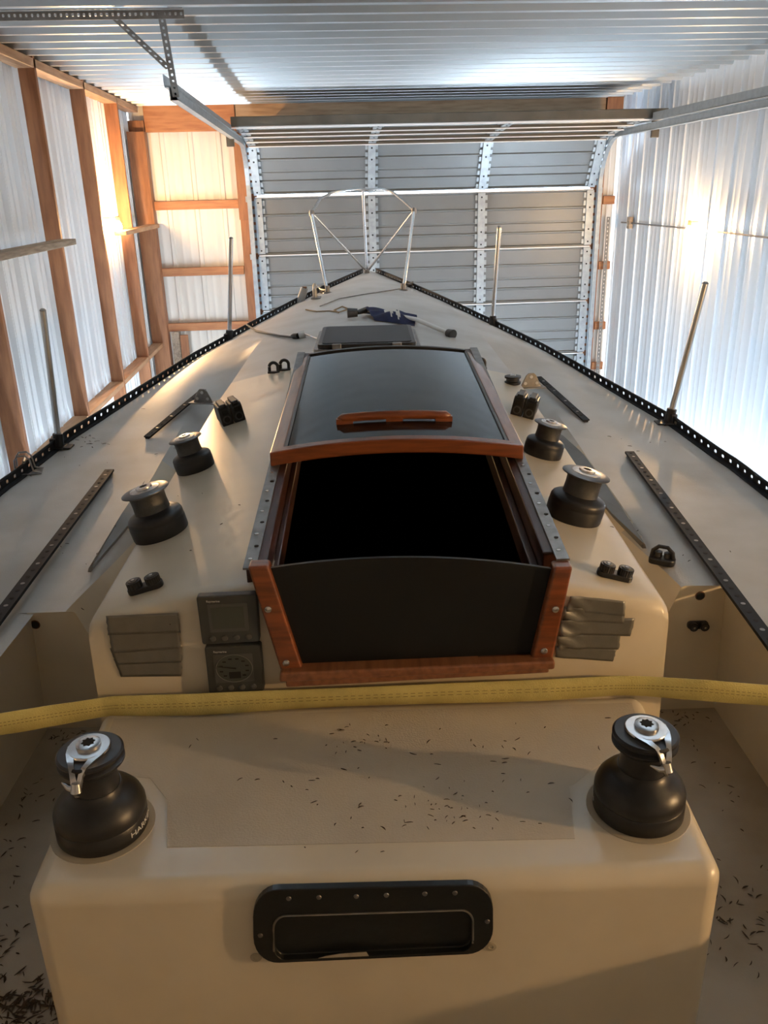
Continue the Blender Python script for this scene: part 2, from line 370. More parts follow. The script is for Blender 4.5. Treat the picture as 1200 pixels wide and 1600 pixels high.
# door tracks: vertical, curve, horizontal
def track(x, sgn, yend, label, name='door_track'):
    path = [(x, YD-.09, .02), (x, YD-.09, Z0-.02)]
    for k in range(1, 9):
        t = k/8*PI/2; R = .50
        path.append((x, YD-.09-R*(1-math.cos(t)), Z0-.02+R*math.sin(t)))
    path.append((x, yend, Z0+.505))
    root = empty(name, (x, YD-.1, 0))
    root.location = (0, 0, 0)
    g = G(); P = [Vector(p) for p in path]
    def off(i, n, s_):                       # channel profile
        d = (P[min(i+1, len(P)-1)]-P[max(i-1, 0)]).normalized(); nr = Vector((0, -d.z, d.y))
        return P[i]+nr*n+Vector((s_*sgn, 0, 0))
    prof = [(-.032, 0), (-.032, .045), (-.024, .045), (-.020, .038), (.020, .038), (.024, .045), (.032, .045), (.032, 0)]
    rows = [[off(i, a, b) for a, b in prof]+[off(i, *prof[0])] for i in range(len(P))]
    g.grid(rows)
    g.hexa([off(len(P)-1, -.032, 0), off(len(P)-1, .032, 0), off(len(P)-1, .032, .006), off(len(P)-1, -.032, .006)], [off(len(P)-2, -.032, 0), off(len(P)-2, .032, 0), off(len(P)-2, .032, .006), off(len(P)-2, -.032, .006)])
    g.build('channel', 'zinc', root)
    h = G(); h.box((x-.02, yend, Z0+.535), (x+.02, YD-1.0, Z0+.545)); h.box((x-.024, yend, Z0+.54), (x-.020, YD-1.0, Z0+.60)); h.build('stiffening_angle', 'zinc', root)
    for z in (.6, 1.6, 2.6, 3.2):
        G().box((x-.02, YD-.08, z), (x+.02, YD-.0, z+.06)).build('track_bracket', 'zinc', root, bevel=.003)
    tag(root, label, 'door track'); return root
track(DX0-.08, 1, 5.05, 'galvanised garage door track hanging over the left side')
track(DX1+.075, -1, 3.4, 'galvanised garage door track along the shiny right wall')
# punched angle hanger from the ceiling
hang = empty('track_hanger', (-.76, 5.0, Z0+.5))
ho = Vector((-.76, 5.0, Z0+.5))
def strip(a, b, wdir, wd, n, name, par, origin, m='rail'):
    a = Vector(a)-origin; b = Vector(b)-origin
    pts = [a+(b-a)*k/n for k in range(n+1)]
    d = (b-a).normalized(); nr = d.cross(wdir).normalized()
    g = G(); g.perf(pts, wdir, nr, wd, .004, hole=.42, hh=.32)
    return g.build(name, m, par)
M['hanger'] = mat('aged_punched_angle', (.20, .19, .175), .5, metal=.4, noise=.3, nscale=20)
strip((-1.95, 4.90, ZC-.024), (-.64, 4.90, ZC-.024), Vector((0, 0, -1)), .045, 46, 'ceiling_angle', hang, ho, 'hanger')
G().box((-1.95+.76, -.145, .37), (-.64+.76, -.10, .374)).build('angle_flange', 'hanger', hang)
strip((-.775, 4.905, ZC-.03), (-.765, 5.06, Z0+.49), Vector((1, 0, 0)), .036, 13, 'vertical_angle', hang, ho, 'hanger')
strip((-1.01, 4.90, ZC-.06), (-.775, 4.99, Z0+.615), Vector((1, 0, .2)).normalized(), .034, 10, 'diagonal_angle', hang, ho, 'hanger')
tag(hang, 'dark punched angle bracket hanging the left door track from the ceiling', 'bracket')
strip((DX1+.155, YF-.15, .3), (DX1+.155, YF-.15, Z0-.35), Vector((1, 0, 0)), .04, 60, 'punched_angle', None, Vector((0, 0, 0)), 'hanger')
tag(bpy.data.objects['punched_angle'], 'dark punched steel angle standing in the gap right of the door', 'angle bar')

# ------------------------------------------------------------------ lamps
M['bulb1'] = mat('left_bulb_glass', (1, .8, .5), .3, emit=(1, .60, .27), estr=BULB*1.9)
def bulb(loc, dirx, label, m='bulb'):
    r_ = empty('light_bulb', loc)
    g = G(); g.lathe([(.001, -.062), (.018, -.058), (.029, -.04), (.031, -.022), (.024, 0), (.014, .018)], 20); g.build('glass', m, r_, smooth=True)
    G().lathe([(.016, .018), (.018, .02), (.018, .06), (.012, .066)], 16).build('socket', 'socket', r_, smooth=True)
    G().box((min(0, dirx)-.004, -.008, .045), (max(0, dirx)+.004, .008, .058)).build('bracket', 'socket', r_)
    tag(r_, label, 'light bulb', 'bare bulbs along the barn walls')
bulb((XL+.17, 8.02, Z0-.235), -.17, 'glowing bare bulb on the left wall between the timber posts', 'bulb1')
bulb((XR-.11, 7.52, Z0-.385), .07, 'glowing bare bulb on the shiny metal right wall')
M['bulb2'] = mat('brighter_bulb_glass', (1, .8, .5), .3, emit=(1, .60, .27), estr=BULB*1.9)
bulb((XR-.16, .05, Z0-.30), .12, 'glowing bare bulb on the right wall behind the viewer', 'bulb2')
def fill_tube_light(x, y, z, L, label):  # unseen lamp added at floor level to brighten the walls
    r_ = empty('fill_tube_light', (x, y, z))
    G().box((-.06, -L/2, 0), (.06, L/2, .04)).build('housing', 'edge', r_, bevel=.004)
    for s in (-.03, .03): G().tube([(s, -L/2+.03, .058), (s, L/2-.03, .058)], .015, 12).build('tube', 'tube', r_)
    tag(r_, label, 'fill light')
for x, sd in ((XL+.42, 'left'), (XR-.38, 'right')):
    for y, wh in ((4.3, 'nearer the cockpit'), (6.9, 'nearer the garage door')):
        fill_tube_light(x + (-.14 if sd == 'left' else 0), y, .0, 2.4, 'added twin fill light, out of view on the floor by the %s wall, %s' % (sd, wh))

# ================================================================== THE SAILBOAT
boat = empty('sailboat', (0, 0, 0), -BY)
tag(boat, 'white and cream sailboat with wooden companionway stored inside the metal barn', 'sailboat')
OL, OR, OV = -.215, .335, 2.85         # companionway opening
WV, SV, WF, CU = 1.47, 1.98, 1.40, .92  # bulkhead, forward end of the side wells, sole depth, coaming edge
cabU = [-.585, -.57, -.52, -.44, -.35, -.28, OL, -.1, 0, .1, .22, OR, .40, .46, .52, .57, .585]
vrow = [SV, 2.06, 2.15, 2.25, 2.4, 2.55, 2.7, OV, 3.0, 3.15, 3.3, 3.4, 3.55, 3.7, 3.85, 4.0, 4.15, 4.3, 4.45, 4.6, 4.8, 5.0, 5.2, 5.4, 5.6, 5.8, 6.0, 6.2, 6.4, 6.6, 6.8, 7.0, 7.15, 7.28, 7.34]
def side_pts(v, s):
    """from the cabin edge outwards: trough, crease, inner deck edge, deck, rail"""
    hb = hbeam(v, s); k = min(1, (hb*.97)/1.0) if hb < 1.0 else 1
    c = .585*k; out = []
    q = sstep(3.3, 4.4, v)                           # side well closes forwards
    a_u = [.594, .67, lerp_table([(1.98, .812), (2.2, .785), (2.5, .765), (3.3, .76)], v), lerp_table([(1.98, .824), (2.3, .806), (2.6, .812), (3.2, .812), (3.8, .80)], v)]
    if s < 0: a_u = [.594, .69, a_u[2]+.030, a_u[3]+.032]
    fl_ = flatH(.81*s, v); w_ = sstep(2.3, 3.2, v); dp = WF*(1-w_)+(He(v)+.09)*w_
    hv = [dp, dp, fl_+.004+.045*sstep(2.0, 2.7, v), fl_]
    for i, u in enumerate(a_u):
        uu = u*k
        Hs = Hdeck(uu*s, v)
        H = Hs if hv[i] is None else hv[i]*(1-q)+Hs*q
        out.append((uu*s, v, Z0-H))
    for t in (0, .25, .5, .75, .93, 1):
        ua = max(CU*k, .9*k); u = ua + (hb-ua)*t if hb > ua else hb*(.92+.08*t)
        out.append((u*s, v, Z0-Hdeck(u*s, v)))
    return out
rows = []
for v in vrow:
    hbL, hbR = hbeam(v, -1), hbeam(v, 1)
    kL = min(1, hbL*.97) if hbL < 1 else 1; kR = min(1, hbR*.97) if hbR < 1 else 1
    mid = [(u*(kL if u < 0 else kR), v, Z0-Hdeck(u*(kL if u < 0 else kR), v)) for u in cabU]
    rows.append(list(reversed(side_pts(v, -1)))+mid+side_pts(v, 1))
nS = 10
i0 = nS+cabU.index(OL); i1 = nS+cabU.index(OR)
iv = vrow.index(OV)
g = G(); g.grid(rows, keep=lambda i, k: not (i < iv and i0 <= k < i1))
# cabin aft of the wells: bulkhead, top, sides
rc = []
def cabrow(v, dH=0, drop=None, H=None):
    r_ = []
    for s in (-1,): r_.append((-.595, v, Z0-(WF+.05)))
    for u in cabU:
        h = H if H is not None else Hdeck(u, v)+dH+(.012 if abs(u) > .58 else 0)
        r_.append((u, v, Z0-h))
    r_.append((.595, v, Z0-(WF+.05))); return r_
rc = [cabrow(WV, H=WF+.05), cabrow(WV, H=.93), cabrow(WV, .03), cabrow(WV+.006, .012), cabrow(WV+.018, .003), cabrow(WV+.04, 0), cabrow(1.6), cabrow(1.75), cabrow(1.9), cabrow(SV)]
rc[1] = [(-.168 if abs(p[0]-OL) < 1e-4 else .288 if abs(p[0]-OR) < 1e-4 else p[0], p[1], p[2]) for p in rc[1]]
g2 = G(); j0 = 1+cabU.index(OL); j1 = 1+cabU.index(OR)
g2.grid(rc, keep=lambda i, k: not (i >= 1 and j0 <= k < j1))
cb = g2.build('cabin_house', 'gel', boat, smooth=True, angle=50)
# side decks aft, transverse faces, coaming walls
for s in (-1, 1):
    rr = []
    for v in (-.6, -.2, .3, .8, 1.2, 1.6, SV):
        hb = hbeam(v, s); r_ = [(s*(CU+.03), v, Z0-(WF+.05)), (s*(CU+.012), v, Z0-flatH(s*CU, v)-.015), (s*(CU+.003), v, Z0-flatH(s*CU, v)-.005)]
        for t in (.1, .3, .6, .9, 1): r_.append((s*(CU+(hb-CU)*t), v, Z0-Hdeck(s*(CU+(hb-CU)*t), v)))
        rr.append(r_)
    g.grid(rr)
    rt_ = side_pts(SV, s); top = [p for p in rt_ if abs(p[0]) <= CU+.04 and abs(p[0]) > .7]
    pts = [(s*.60, SV, Z0-WF), (s*.67, SV, Z0-WF), (s*.812, SV, Z0-flatH(s*.82, SV)-.004)]+[(s*.82, SV, Z0-Hdeck(s*.82, SV)), (s*(CU+.02), SV, Z0-Hdeck(s*CU, SV)), (s*(CU+.03), SV, Z0-WF-.05), (s*.60, SV, Z0-WF-.05)]
    g.add(pts, [tuple(range(len(pts)))])
dk = g.build('deck', ['deck', 'gel'], boat, smooth=True, angle=40)
# cream moulded trough faces
for p in dk.data.polygons:
    c = p.center
    if abs(p.normal.z) < .75 and c.y < 3.2 and abs(c.x) < 1.2: p.material_index = 1
    if 2.0 <= c.y and abs(c.x) < .585 and c.y < 3.4: p.material_index = 1
# hull below the deck edge
hr = []
for v in [-.6, 0, .8, 1.6, 2.4, 3.2, 4.0, 4.8, 5.6, 6.4, 7.0, 7.34]:
    L, R = hbeam(v, -1), hbeam(v, 1); zt_ = Z0-He(v); sh = max(0, v-3)/4.4
    r_ = []
    for t in range(13):
        a = t/12*PI; x = -math.cos(a); pw = abs(x)**.7*(1 if x > 0 else -1)
        wdt = (R if x > 0 else L)*(1-.0*sh); keelz = .95+.9*sh*sh
        r_.append((pw*wdt*(1-.25*sh*math.sin(a)), v-.5*sh*math.sin(a), zt_-.004-(zt_-keelz)*math.sin(a)**.8))
    hr.append(r_)
G().grid(hr).build('hull', 'hull', boat, smooth=True, angle=60)
G().hexa([(-.08, 1.6, .02), (.08, 1.6, .02), (.08, 3.4, .02), (-.08, 3.4, .02)], [(-.16, 1.3, 1.25), (.16, 1.3, 1.25), (.16, 3.8, 1.25), (-.16, 3.8, 1.25)]).build('keel', 'hull', boat, bevel=.02)
# cockpit sole and bridge deck
G().box((-.96, -.6, Z0-WF-.03), (.96, SV+.02, Z0-WF)).build('cockpit_sole', 'sole', boat)
bt = [(-.565, .985), (.530, .985), (.548, WV+.01), (-.585, WV+.01)]
bd = G().hexa([(x-(.0), y, Z0-1.52) for x, y in bt], [(x, y, Z0-1.0) for x, y in bt]).build('bridge_deck', 'gel', boat, bevel=.032, seg=6)
pp = [(-.36, 1.075), (.31, 1.065), (.33, 1.19), (.40, 1.25), (.50, 1.27), (.515, 1.44), (-.55, 1.44), (-.54, 1.27), (-.43, 1.25), (-.385, 1.19)]
G().hexa([(x, y, Z0-1.0-.001) for x, y in pp], [(x, y, Z0-.9992) for x, y in pp]).build('nonskid_panel', 'nonskid', boat)
# dark interior below the opening
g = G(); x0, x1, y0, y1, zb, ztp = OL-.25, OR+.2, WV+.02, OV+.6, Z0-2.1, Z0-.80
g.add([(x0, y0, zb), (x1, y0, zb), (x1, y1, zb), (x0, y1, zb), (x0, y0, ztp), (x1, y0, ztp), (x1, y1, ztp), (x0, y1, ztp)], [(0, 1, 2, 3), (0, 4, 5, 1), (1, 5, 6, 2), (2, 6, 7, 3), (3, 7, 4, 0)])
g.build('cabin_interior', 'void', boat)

# ------------------------------------------------------------------ companionway
def Hrail(v): return .68-.10*(v-WV)
for s, a, b in ((-1, OL-.048, OL-.004), (1, OR-.006, OR+.040)):
    def railbox(u0_, u1_, dz0, dz1, v0, v1, name, m, bv=.003, par=None):
        gg = G(); gg.hexa([(u0_, v0, Z0-Hrail(v0)-dz0), (u1_, v0, Z0-Hrail(v0)-dz0), (u1_, v1, Z0-Hrail(v1)-dz0), (u0_, v1, Z0-Hrail(v1)-dz0)],
                          [(u0_, v0, Z0-Hrail(v0)-dz1), (u1_, v0, Z0-Hrail(v0)-dz1), (u1_, v1, Z0-Hrail(v1)-dz1), (u0_, v1, Z0-Hrail(v1)-dz1)])
        return gg.build(name, m, par or boat, bevel=bv)
    rail_w = railbox(a, b, .12, .004, WV+.03, OV+.1, 'hatch_slide', 'teakd')
    rl = (a, a+.026) if s < 0 else (b-.026, b)
    st = G(); v0, v1 = WV-.004, OV+.1
    st.hexa([(rl[0], v0, Z0-Hrail(v0)-.004), (rl[1], v0, Z0-Hrail(v0)-.004), (rl[1], v1, Z0-Hrail(v1)-.004), (rl[0], v1, Z0-Hrail(v1)-.004)],
            [(rl[0], v0, Z0-Hrail(v0)), (rl[1], v0, Z0-Hrail(v0)), (rl[1], v1, Z0-Hrail(v1)), (rl[0], v1, Z0-Hrail(v1))])
    for k in range(10):
        v = WV+.03+k*.052; st.cur = 1 if k % 2 else 2
        st.lathe([(.0045, 0), (.0045, .0012), (.002, .0012)], 10, ((rl[0]+rl[1])/2+(.004 if k % 2 else -.002), v, Z0-Hrail(v)))
    st.build('track_strip', ['dullsteel', 'void', 'silver'], rail_w)
    # inner wooden ledges
    ia, ib = (OL-.004, OL+.010) if s < 0 else (OR-.024, OR-.006)
    railbox(ia, ib, .10, .05, WV+.01, OV, 'inner_ledge', 'teakd', .003, rail_w)
# face posts and sill on the bulkhead
VF = WV-.002
def facequad(px, v, th, name, m, bevel=.006, seg=3, par=None):
    P = [onv(x, y, v) for x, y in px]
    gg = G(); gg.hexa([(p.x, v+th, p.z) for p in P], [(p.x, v, p.z) for p in P])
    return gg.build(name, m, par or boat, bevel=bevel, seg=seg)
pL = facequad([(386, 886), (419, 885), (474, 1050), (441, 1058)], WV-.034, .036, 'companionway_post', 'teak')
pR = facequad([(866, 887), (896, 886), (862, 1040), (829, 1036)], WV-.034, .036, 'companionway_post', 'teak')
def vscrew(px, py, v, r_, par, m='silver'):
    P = onv(px, py, v); mt = Matrix.Translation(P) @ Matrix.Rotation(PI/2, 4, 'X')
    return G().lathe([(r_, 0), (r_*.9, .002), (r_*.45, .0035), (.0005, .004)], 20, mtx=mt).build('screw', m, par, smooth=True)
for q in ((419, 952), (447, 1036)): vscrew(*q, WV-.0345, .0075, pL)
for q in ((868, 952), (850, 1017)): vscrew(*q, WV-.0345, .0075, pR)
facequad([(437, 1052), (868, 1034), (867, 1047), (436, 1067)], WV-.052, .054, 'sill', 'teaks', .005)
facequad([(446, 1062), (858, 1043), (858, 1052), (447, 1075)], WV-.046, .048, 'sill_lower_strip', 'teaks', .004)
# drop board with arched top
n = 16; vb = WV-.018
a0 = onv(421, 888, vb); a1 = onv(868, 890, vb); b0 = onv(474, 1056, vb); b1 = onv(834, 1038, vb)
top = [a0.lerp(a1, k/n)+Vector((0, 0, .024*(1-(2*k/n-1)**2))) for k in range(n+1)]
bot = [b0.lerp(b1, k/n) for k in range(n+1)]
g = G()
fr = [[(p.x, vb, p.z) for p in bot], [(p.x, vb, p.z) for p in top], [(p.x, vb+.008, p.z) for p in top], [(p.x, vb+.008, p.z) for p in bot]]
g.grid(fr); db = g.build('drop_board', 'board', boat)
tag(db, 'black arched drop board closing the lower companionway')
c0 = onv(474, 1041, vb-.004); c1 = onv(832, 1022, vb-.004)
G().hexa([(c0.x, vb-.004, c0.z-.014), (c1.x, vb-.004, c1.z-.014), (c1.x, vb, c1.z-.014), (c0.x, vb, c0.z-.014)], [(c0.x, vb-.004, c0.z), (c1.x, vb-.004, c1.z), (c1.x, vb, c1.z), (c0.x, vb, c0.z)]).build('lower_strip', 'teakd', db)

# sliding hatch: arched frame, smoked pane, grab handle
SH = empty('sliding_hatch', (0, 0, 0), 0, boat)
tag(SH, 'wood framed sliding hatch with smoked pane, slid forward')
hr0, hr1 = 1.965, 2.93; HU0, HU1 = -.258, .368
def Hh(v): return .598-.052*(v-1.97)/.95
def hp(fu, v, dz=0):        # fu 0..1 across
    u = HU0+(HU1-HU0)*fu; return (u, v, Z0-Hh(v)+.026*(1-(2*fu-1)**2)+dz)
W_ = HU1-HU0; fr_ = .034/W_
def arch(f0, f1, v0, v1, dz0, dz1, name, m, n=14, bevel=0):
    g = G(); vs = []
    for k in range(n+1):
        f = f0+(f1-f0)*k/n
        vs += [hp(f, v0, dz0), hp(f, v1, dz0), hp(f, v1, dz1), hp(f, v0, dz1)]
    fs = [(0, 1, 2, 3), tuple(n*4+j for j in (3, 2, 1, 0))]
    for k in range(n):
        for j in range(4): fs.append((k*4+j, (k+1)*4+j, (k+1)*4+(j+1) % 4, k*4+(j+1) % 4))
    g.add(vs, fs); return g.build(name, m, SH, bevel=bevel)
arch(0, fr_, hr0, hr1, -.034, .002, 'side_rail', 'teaks', 2, .003)
arch(1-fr_, 1, hr0, hr1, -.034, .002, 'side_rail', 'teaks', 2, .003)
arch(0, 1, hr0-.012, hr0+.018, -.034, .002, 'rear_rail', 'teak', 18, .003)
arch(0, 1, hr1+.001, hr1+.018, -.034, .002, 'front_rail', 'black', 18)
arch(fr_+.0005, 1-fr_-.0005, hr0+.019, hr1-.013, -.012, -.003, 'pane', 'acrylic', 24)
arch(fr_, fr_+.012, hr0+.019, hr1-.013, -.003, .0005, 'pane_gasket', 'black', 2)
arch(1-fr_-.012, 1-fr_, hr0+.019, hr1-.013, -.003, .0005, 'pane_gasket', 'black', 2)
hv = 2.115
gh = G()
pts = []; rad = []
fa, fb = .262, .735
for k in range(25):
    t = k/24; f = fa+(fb-fa)*t
    p = Vector(hp(f, hv, .012)); pts.append(p)
    e = min(t, 1-t); rad.append(.003+.0085*min(1, e/.04)**.5)
gh.tube(pts, .01, 12, radii=rad, flat=1.05)
for t in (.06, .5, .94):
    f = fa+(fb-fa)*t; p = Vector(hp(f, hv)); gh.box((p.x-.022, p.y-.009, p.z-.004), (p.x+.022, p.y+.009, p.z+.010))
gh.build('grab_handle', 'teak', SH, smooth=True, angle=40)

# ------------------------------------------------------------------ foredeck hatch
FH = empty('foredeck_hatch', (-.02, 3.62, Z0-Hdeck(0, 3.7)), 0, boat); tag(FH, 'square smoked foredeck hatch in grey frame')
def rrect(x0, x1, y0, y1, r_, n=5):
    out = []
    for cx, cy, a in ((x1-r_, y0+r_, -PI/2), (x1-r_, y1-r_, 0), (x0+r_, y1-r_, PI/2), (x0+r_, y0+r_, PI)):
        for k in range(n+1): out.append((cx+r_*math.cos(a+k*PI/2/n), cy+r_*math.sin(a+k*PI/2/n)))
    return out
o_ = rrect(-.235, .235, -.04, .50, .04)
G().hexa([(x, y, -.02) for x, y in o_], [(x, y, .016) for x, y in o_]).build('hatch_base', 'dullsteel', FH, bevel=.004)
o_ = rrect(-.215, .215, -.03, .485, .03)
G().hexa([(x, y, .017) for x, y in o_], [(x, y, .036) for x, y in o_]).build('hatch_lid_frame', 'black', FH, bevel=.004)
o_ = rrect(-.195, .195, -.01, .46, .02)
G().hexa([(x, y, .036) for x, y in o_], [(x, y, .039) for x, y in o_]).build('hatch_glass', 'board', FH)
for x in (-.13, .13): G().box((x-.02, -.05, .014), (x+.02, -.028, .04)).build('hinge', 'dullsteel', FH, bevel=.004)

# ------------------------------------------------------------------ perforated toe rails
for s in (-1, 1):
    vv = -.5; pts = []
    def rp(v): return Vector((s*(hbeam(v, s)-.012), v, Z0-He(v)+.002))
    v = -.5
    while v < 7.25:
        pts.append(rp(v)); d = (rp(v+.01)-rp(v)).length/.01; v += .056/d
    tr = empty('toe_rail', (0, 0, 0), 0, boat); tag(tr, 'black perforated toe rail along the %s deck edge' % ('left' if s < 0 else 'right'))
    # slots past a hundred go to one strip
    cut = max(0, len(pts)-1-140)
    g = G()
    for a, b in zip(pts, pts[1:]):
        d = (b-a).normalized(); g.perf([a, b], Vector((0, 0, 1)), Vector((-d.y, d.x, 0)).normalized(), .036, .004, hole=.36, hh=.40)
    g.build('slotted_web', 'rail', tr)
    G().tube([p+Vector((0, 0, .037)) for p in pts], .0042, 6).build('top_bead', 'rail', tr)
    g = G(); rows_ = [[p+Vector((s*.012, 0, 0)), p+Vector((s*.012, 0, .0055)), p+Vector((-s*.022, 0, .0055)), p+Vector((-s*.022, 0, .0))] for p in pts]
    g.grid(rows_); g.build('base_flange', 'rail', tr)

# ------------------------------------------------------------------ stanchions
def stanchion(base, topx, vt, label):
    b = on(*base)
    s = 1 if b.x > 0 else -1
    v = b.y; b = Vector((s*(hbeam(v, s)-.02), v, Z0-He(v)+.003))
    t = onv(*topx, v+vt)
    root = empty('stanchion', b, 0, boat); tag(root, label)
    d = t-b
    G().tube([d*.03, d], .0125, 14).build('post', 'steel', root, smooth=True)
    G().lathe([(.0125, 0), (.013, .004), (.006, .010)], 14, mtx=Matrix.Translation(d) @ d.to_track_quat('Z', 'Y').to_matrix().to_4x4()).build('cap', 'dullsteel', root, smooth=True)
    g = G(); g.box((-.03, -.04, 0), (.028, .04, .008)); g.tube([(0, 0, .004), d*.11], .021, 14); g.box((s*.0, -.03, .0), (s*.026, .03, .045)); g.box((-s*.055, -.03, 0), (0, .03, .007))
    g.build('clamp_base', 'black', root, bevel=.003)
    return root
stanchion((98, 700), (67, 486), 0, 'steel stanchion on the left rail nearest the cockpit')
stanchion((1048, 662), (1102, 444), 0, 'leaning steel stanchion on the right rail nearest the cockpit')
stanchion((380, 522), (361, 373), 0, 'steel stanchion on the left rail nearer the bow')
stanchion((763, 506), (780, 356), 0, 'steel stanchion on the right rail nearer the bow')

# ------------------------------------------------------------------ pulpit at the bow
PU = empty('bow_pulpit', (0, 0, 0), 0, boat); tag(PU, 'open stainless bow pulpit with crossed braces')
lb_ = on(512, 458); rb_ = on(630, 454); lt = onv(487, 333, 6.42); rt2 = onv(647, 329, 6.40); bw = Vector((-.02, 7.16, Z0-.64)); tf = onv(567, 296, 7.0)
def arc3(a, c, b, n=14): return [a*(1-t)**2+c*2*t*(1-t)+b*t*t for t in [k/n for k in range(n+1)]]
topc = [lt, onv(500, 311, 6.62), onv(519, 301, 6.85), onv(543, 297, 6.98), tf, onv(600, 296, 7.0), onv(616, 302, 6.85), onv(633, 316, 6.62), rt2]
G().tube(topc, .011, 10).build('top_rail', 'steel', PU, smooth=True, angle=60)
G().tube([lb_, lt], .012, 10).build('leg', 'steel', PU, smooth=True); G().tube([rb_, rt2], .012, 10).build('leg', 'steel', PU, smooth=True)
G().tube([lt, bw], .009, 10).build('brace', 'steel', PU, smooth=True); G().tube([rt2, bw], .009, 10).build('brace', 'steel', PU, smooth=True)
G().tube([tf, bw+Vector((0, 0, -.0))], .0115, 10).build('centre_post', 'steel', PU, smooth=True)
for p in (lt, rt2): G().lathe([(.017, -.02), (.019, 0), (.015, .02)], 12, p).build('rail_joint', 'dullsteel', PU, smooth=True)
for p in (lb_, rb_): G().lathe([(.035, 0), (.033, .006), (.018, .01), (.016, .05)], 16, p).build('foot', 'dullsteel', PU, smooth=True)
bf = empty('bow_fitting', bw-Vector((0, .03, .03)), 0, boat); tag(bf, 'weathered steel stem fitting at the bow tip')
G().box((-.035, -.05, .0), (.035, .06, .014)).build('stem_plate', 'dullsteel', bf, bevel=.004)
G().box((-.022, -.03, .014), (.022, -.0, .055)).build('forestay_lug', 'dullsteel', bf, bevel=.006)
for px, py, r_, lb in ((505, 458, .4, 'left'), (640, 449, -.4, 'right')):
    p = on(px, py); ck = empty('bow_cleat', p, r_, boat)
    g = G(); g.box((-.018, -.03, 0), (.018, .03, .008)); g.tube([(0, -.07, .03), (0, -.03, .022), (0, .03, .022), (0, .07, .03)], .009, 8); g.box((-.01, -.022, .0), (.01, -.008, .02)); g.box((-.01, .008, .0), (.01, .022, .02))
    g.build('cleat_horn', 'black', ck, smooth=True)
    tag(ck, 'black bow mooring cleat by the %s pulpit foot' % lb)
# rounded chock and roller outside the left rail
p = on(497, 466)
ch = G(); ch.tube([p+Vector((-.02, -.05, .01)), p+Vector((-.02, -.045, .065)), p+Vector((-.02, -.015, .09)), p+Vector((-.02, .02, .09)), p+Vector((-.02, .05, .065)), p+Vector((-.02, .055, .01))], .012, 8)
ch.box((p.x-.045, p.y-.06, p.z), (p.x+.02, p.y+.06, p.z+.008)); tag(ch.build('rail_chock', 'dullsteel', boat, smooth=True), 'rounded steel chock on the left rail at the bow')
p = onv(470, 474, 6.05); q = onv(476, 450, 6.05)
g = G(); g.tube([p-Vector((.02, 0, .03)), q], .027, 16, radii=[.03, .026]); g.cur = 1; g.lathe([(.016, 0), (.016, .012)], 12, q-Vector((0, 0, .004)))
tag(g.build('anchor_roller', ['greytube', 'rust'], boat, smooth=True, angle=40), 'grey roller standing outside the left bow rail')

# ------------------------------------------------------------------ deck tracks
def ttrack(pa, pb, label, wd=.030, h=.014, npit=.042, ba=None, bb=None, m='rail'):
    a = ba or on(*pa); b = bb or on(*pb); d = (b-a); L = d.length; d.normalize()
    sd = Vector((d.y, -d.x, 0)).normalized(); n_ = max(2, int(L/.12)); rows_ = []
    def surf(t):
        return a+(b-a)*t
    prof = [(-.3, 0), (-.3, .5), (-.5, .55), (-.5, 1), (.5, 1), (.5, .55), (.3, .5), (.3, 0)]
    for k in range(n_+1):
        p = surf(k/n_); rows_.append([p+sd*(x*wd)+Vector((0, 0, z*h)) for x, z in prof])
    g = G(); g.grid(rows_)
    n8 = len(prof); g.add(rows_[0], [tuple(range(n8))]); g.add(rows_[-1], [tuple(range(n8-1, -1, -1))])
    for k in range(int(L/npit)):
        p = surf((k+.5)*npit/L)+Vector((0, 0, h+.0003)); g.cur = 2 if k % 3 == 1 else 1
        g.lathe([(.0062, -.001), (.0062, .0004)], 10, p)
    return tag(g.build('genoa_track', [m, 'void', 'dullsteel'], boat), label)
a = on(983, 712); b = Vector((.903, 1.45, 0)); b = a+(on(1196, 1003, 1.03)-a)*1.35; b.z = a.z
b2 = on(1196, 1003, 1.015)
ttrack(None, None, 'long black genoa track on the right side deck', .034, .018, ba=on(983, 712), bb=b2+(b2-on(983, 712)).normalized()*.10)
b2 = on(2, 968, 1.02)
ttrack(None, None, 'long black genoa track on the left side deck', .034, .018, ba=on(172, 740), bb=b2+(b2-on(172, 740)).normalized()*.10)
ttrack((841, 592), (916, 660), 'short black deck track on the right, forward', .03, .012)
ttrack((318, 612), (230, 686), 'short worn deck track on the left, forward', .03, .012)
# triangular chainplates
for (px, py, lb, ang) in ((829, 606, 'right', .12), (318, 630, 'left', -.3)):
    p = on(px, py); cp = empty('chainplate', p, ang, boat); tag(cp, 'triangular drilled chainplate beside the %s short track' % lb)
    w2, hh = .050, .066
    ol = [(-w2, 0), (w2, 0), (w2*.45, hh*.85), (.012, hh), (-.012, hh), (-w2*.45, hh*.85)]
    g = G(); g.hexa([(x, -.004, z) for x, z in ol], [(x, .004, z) for x, z in ol]); g.box((-w2-.015, -.025, 0), (w2+.015, .03, .005)); g.build('gusset', 'dullsteel', cp, bevel=.002)
    for x, z in ((-.026, .022), (.026, .022), (0, .05)):
        G().lathe([(.007, 0), (.007, .003)], 12, mtx=Matrix.Translation((x, -.0045, z)) @ Matrix.Rotation(PI/2, 4, 'X')).build('bolt_hole', 'white', cp)

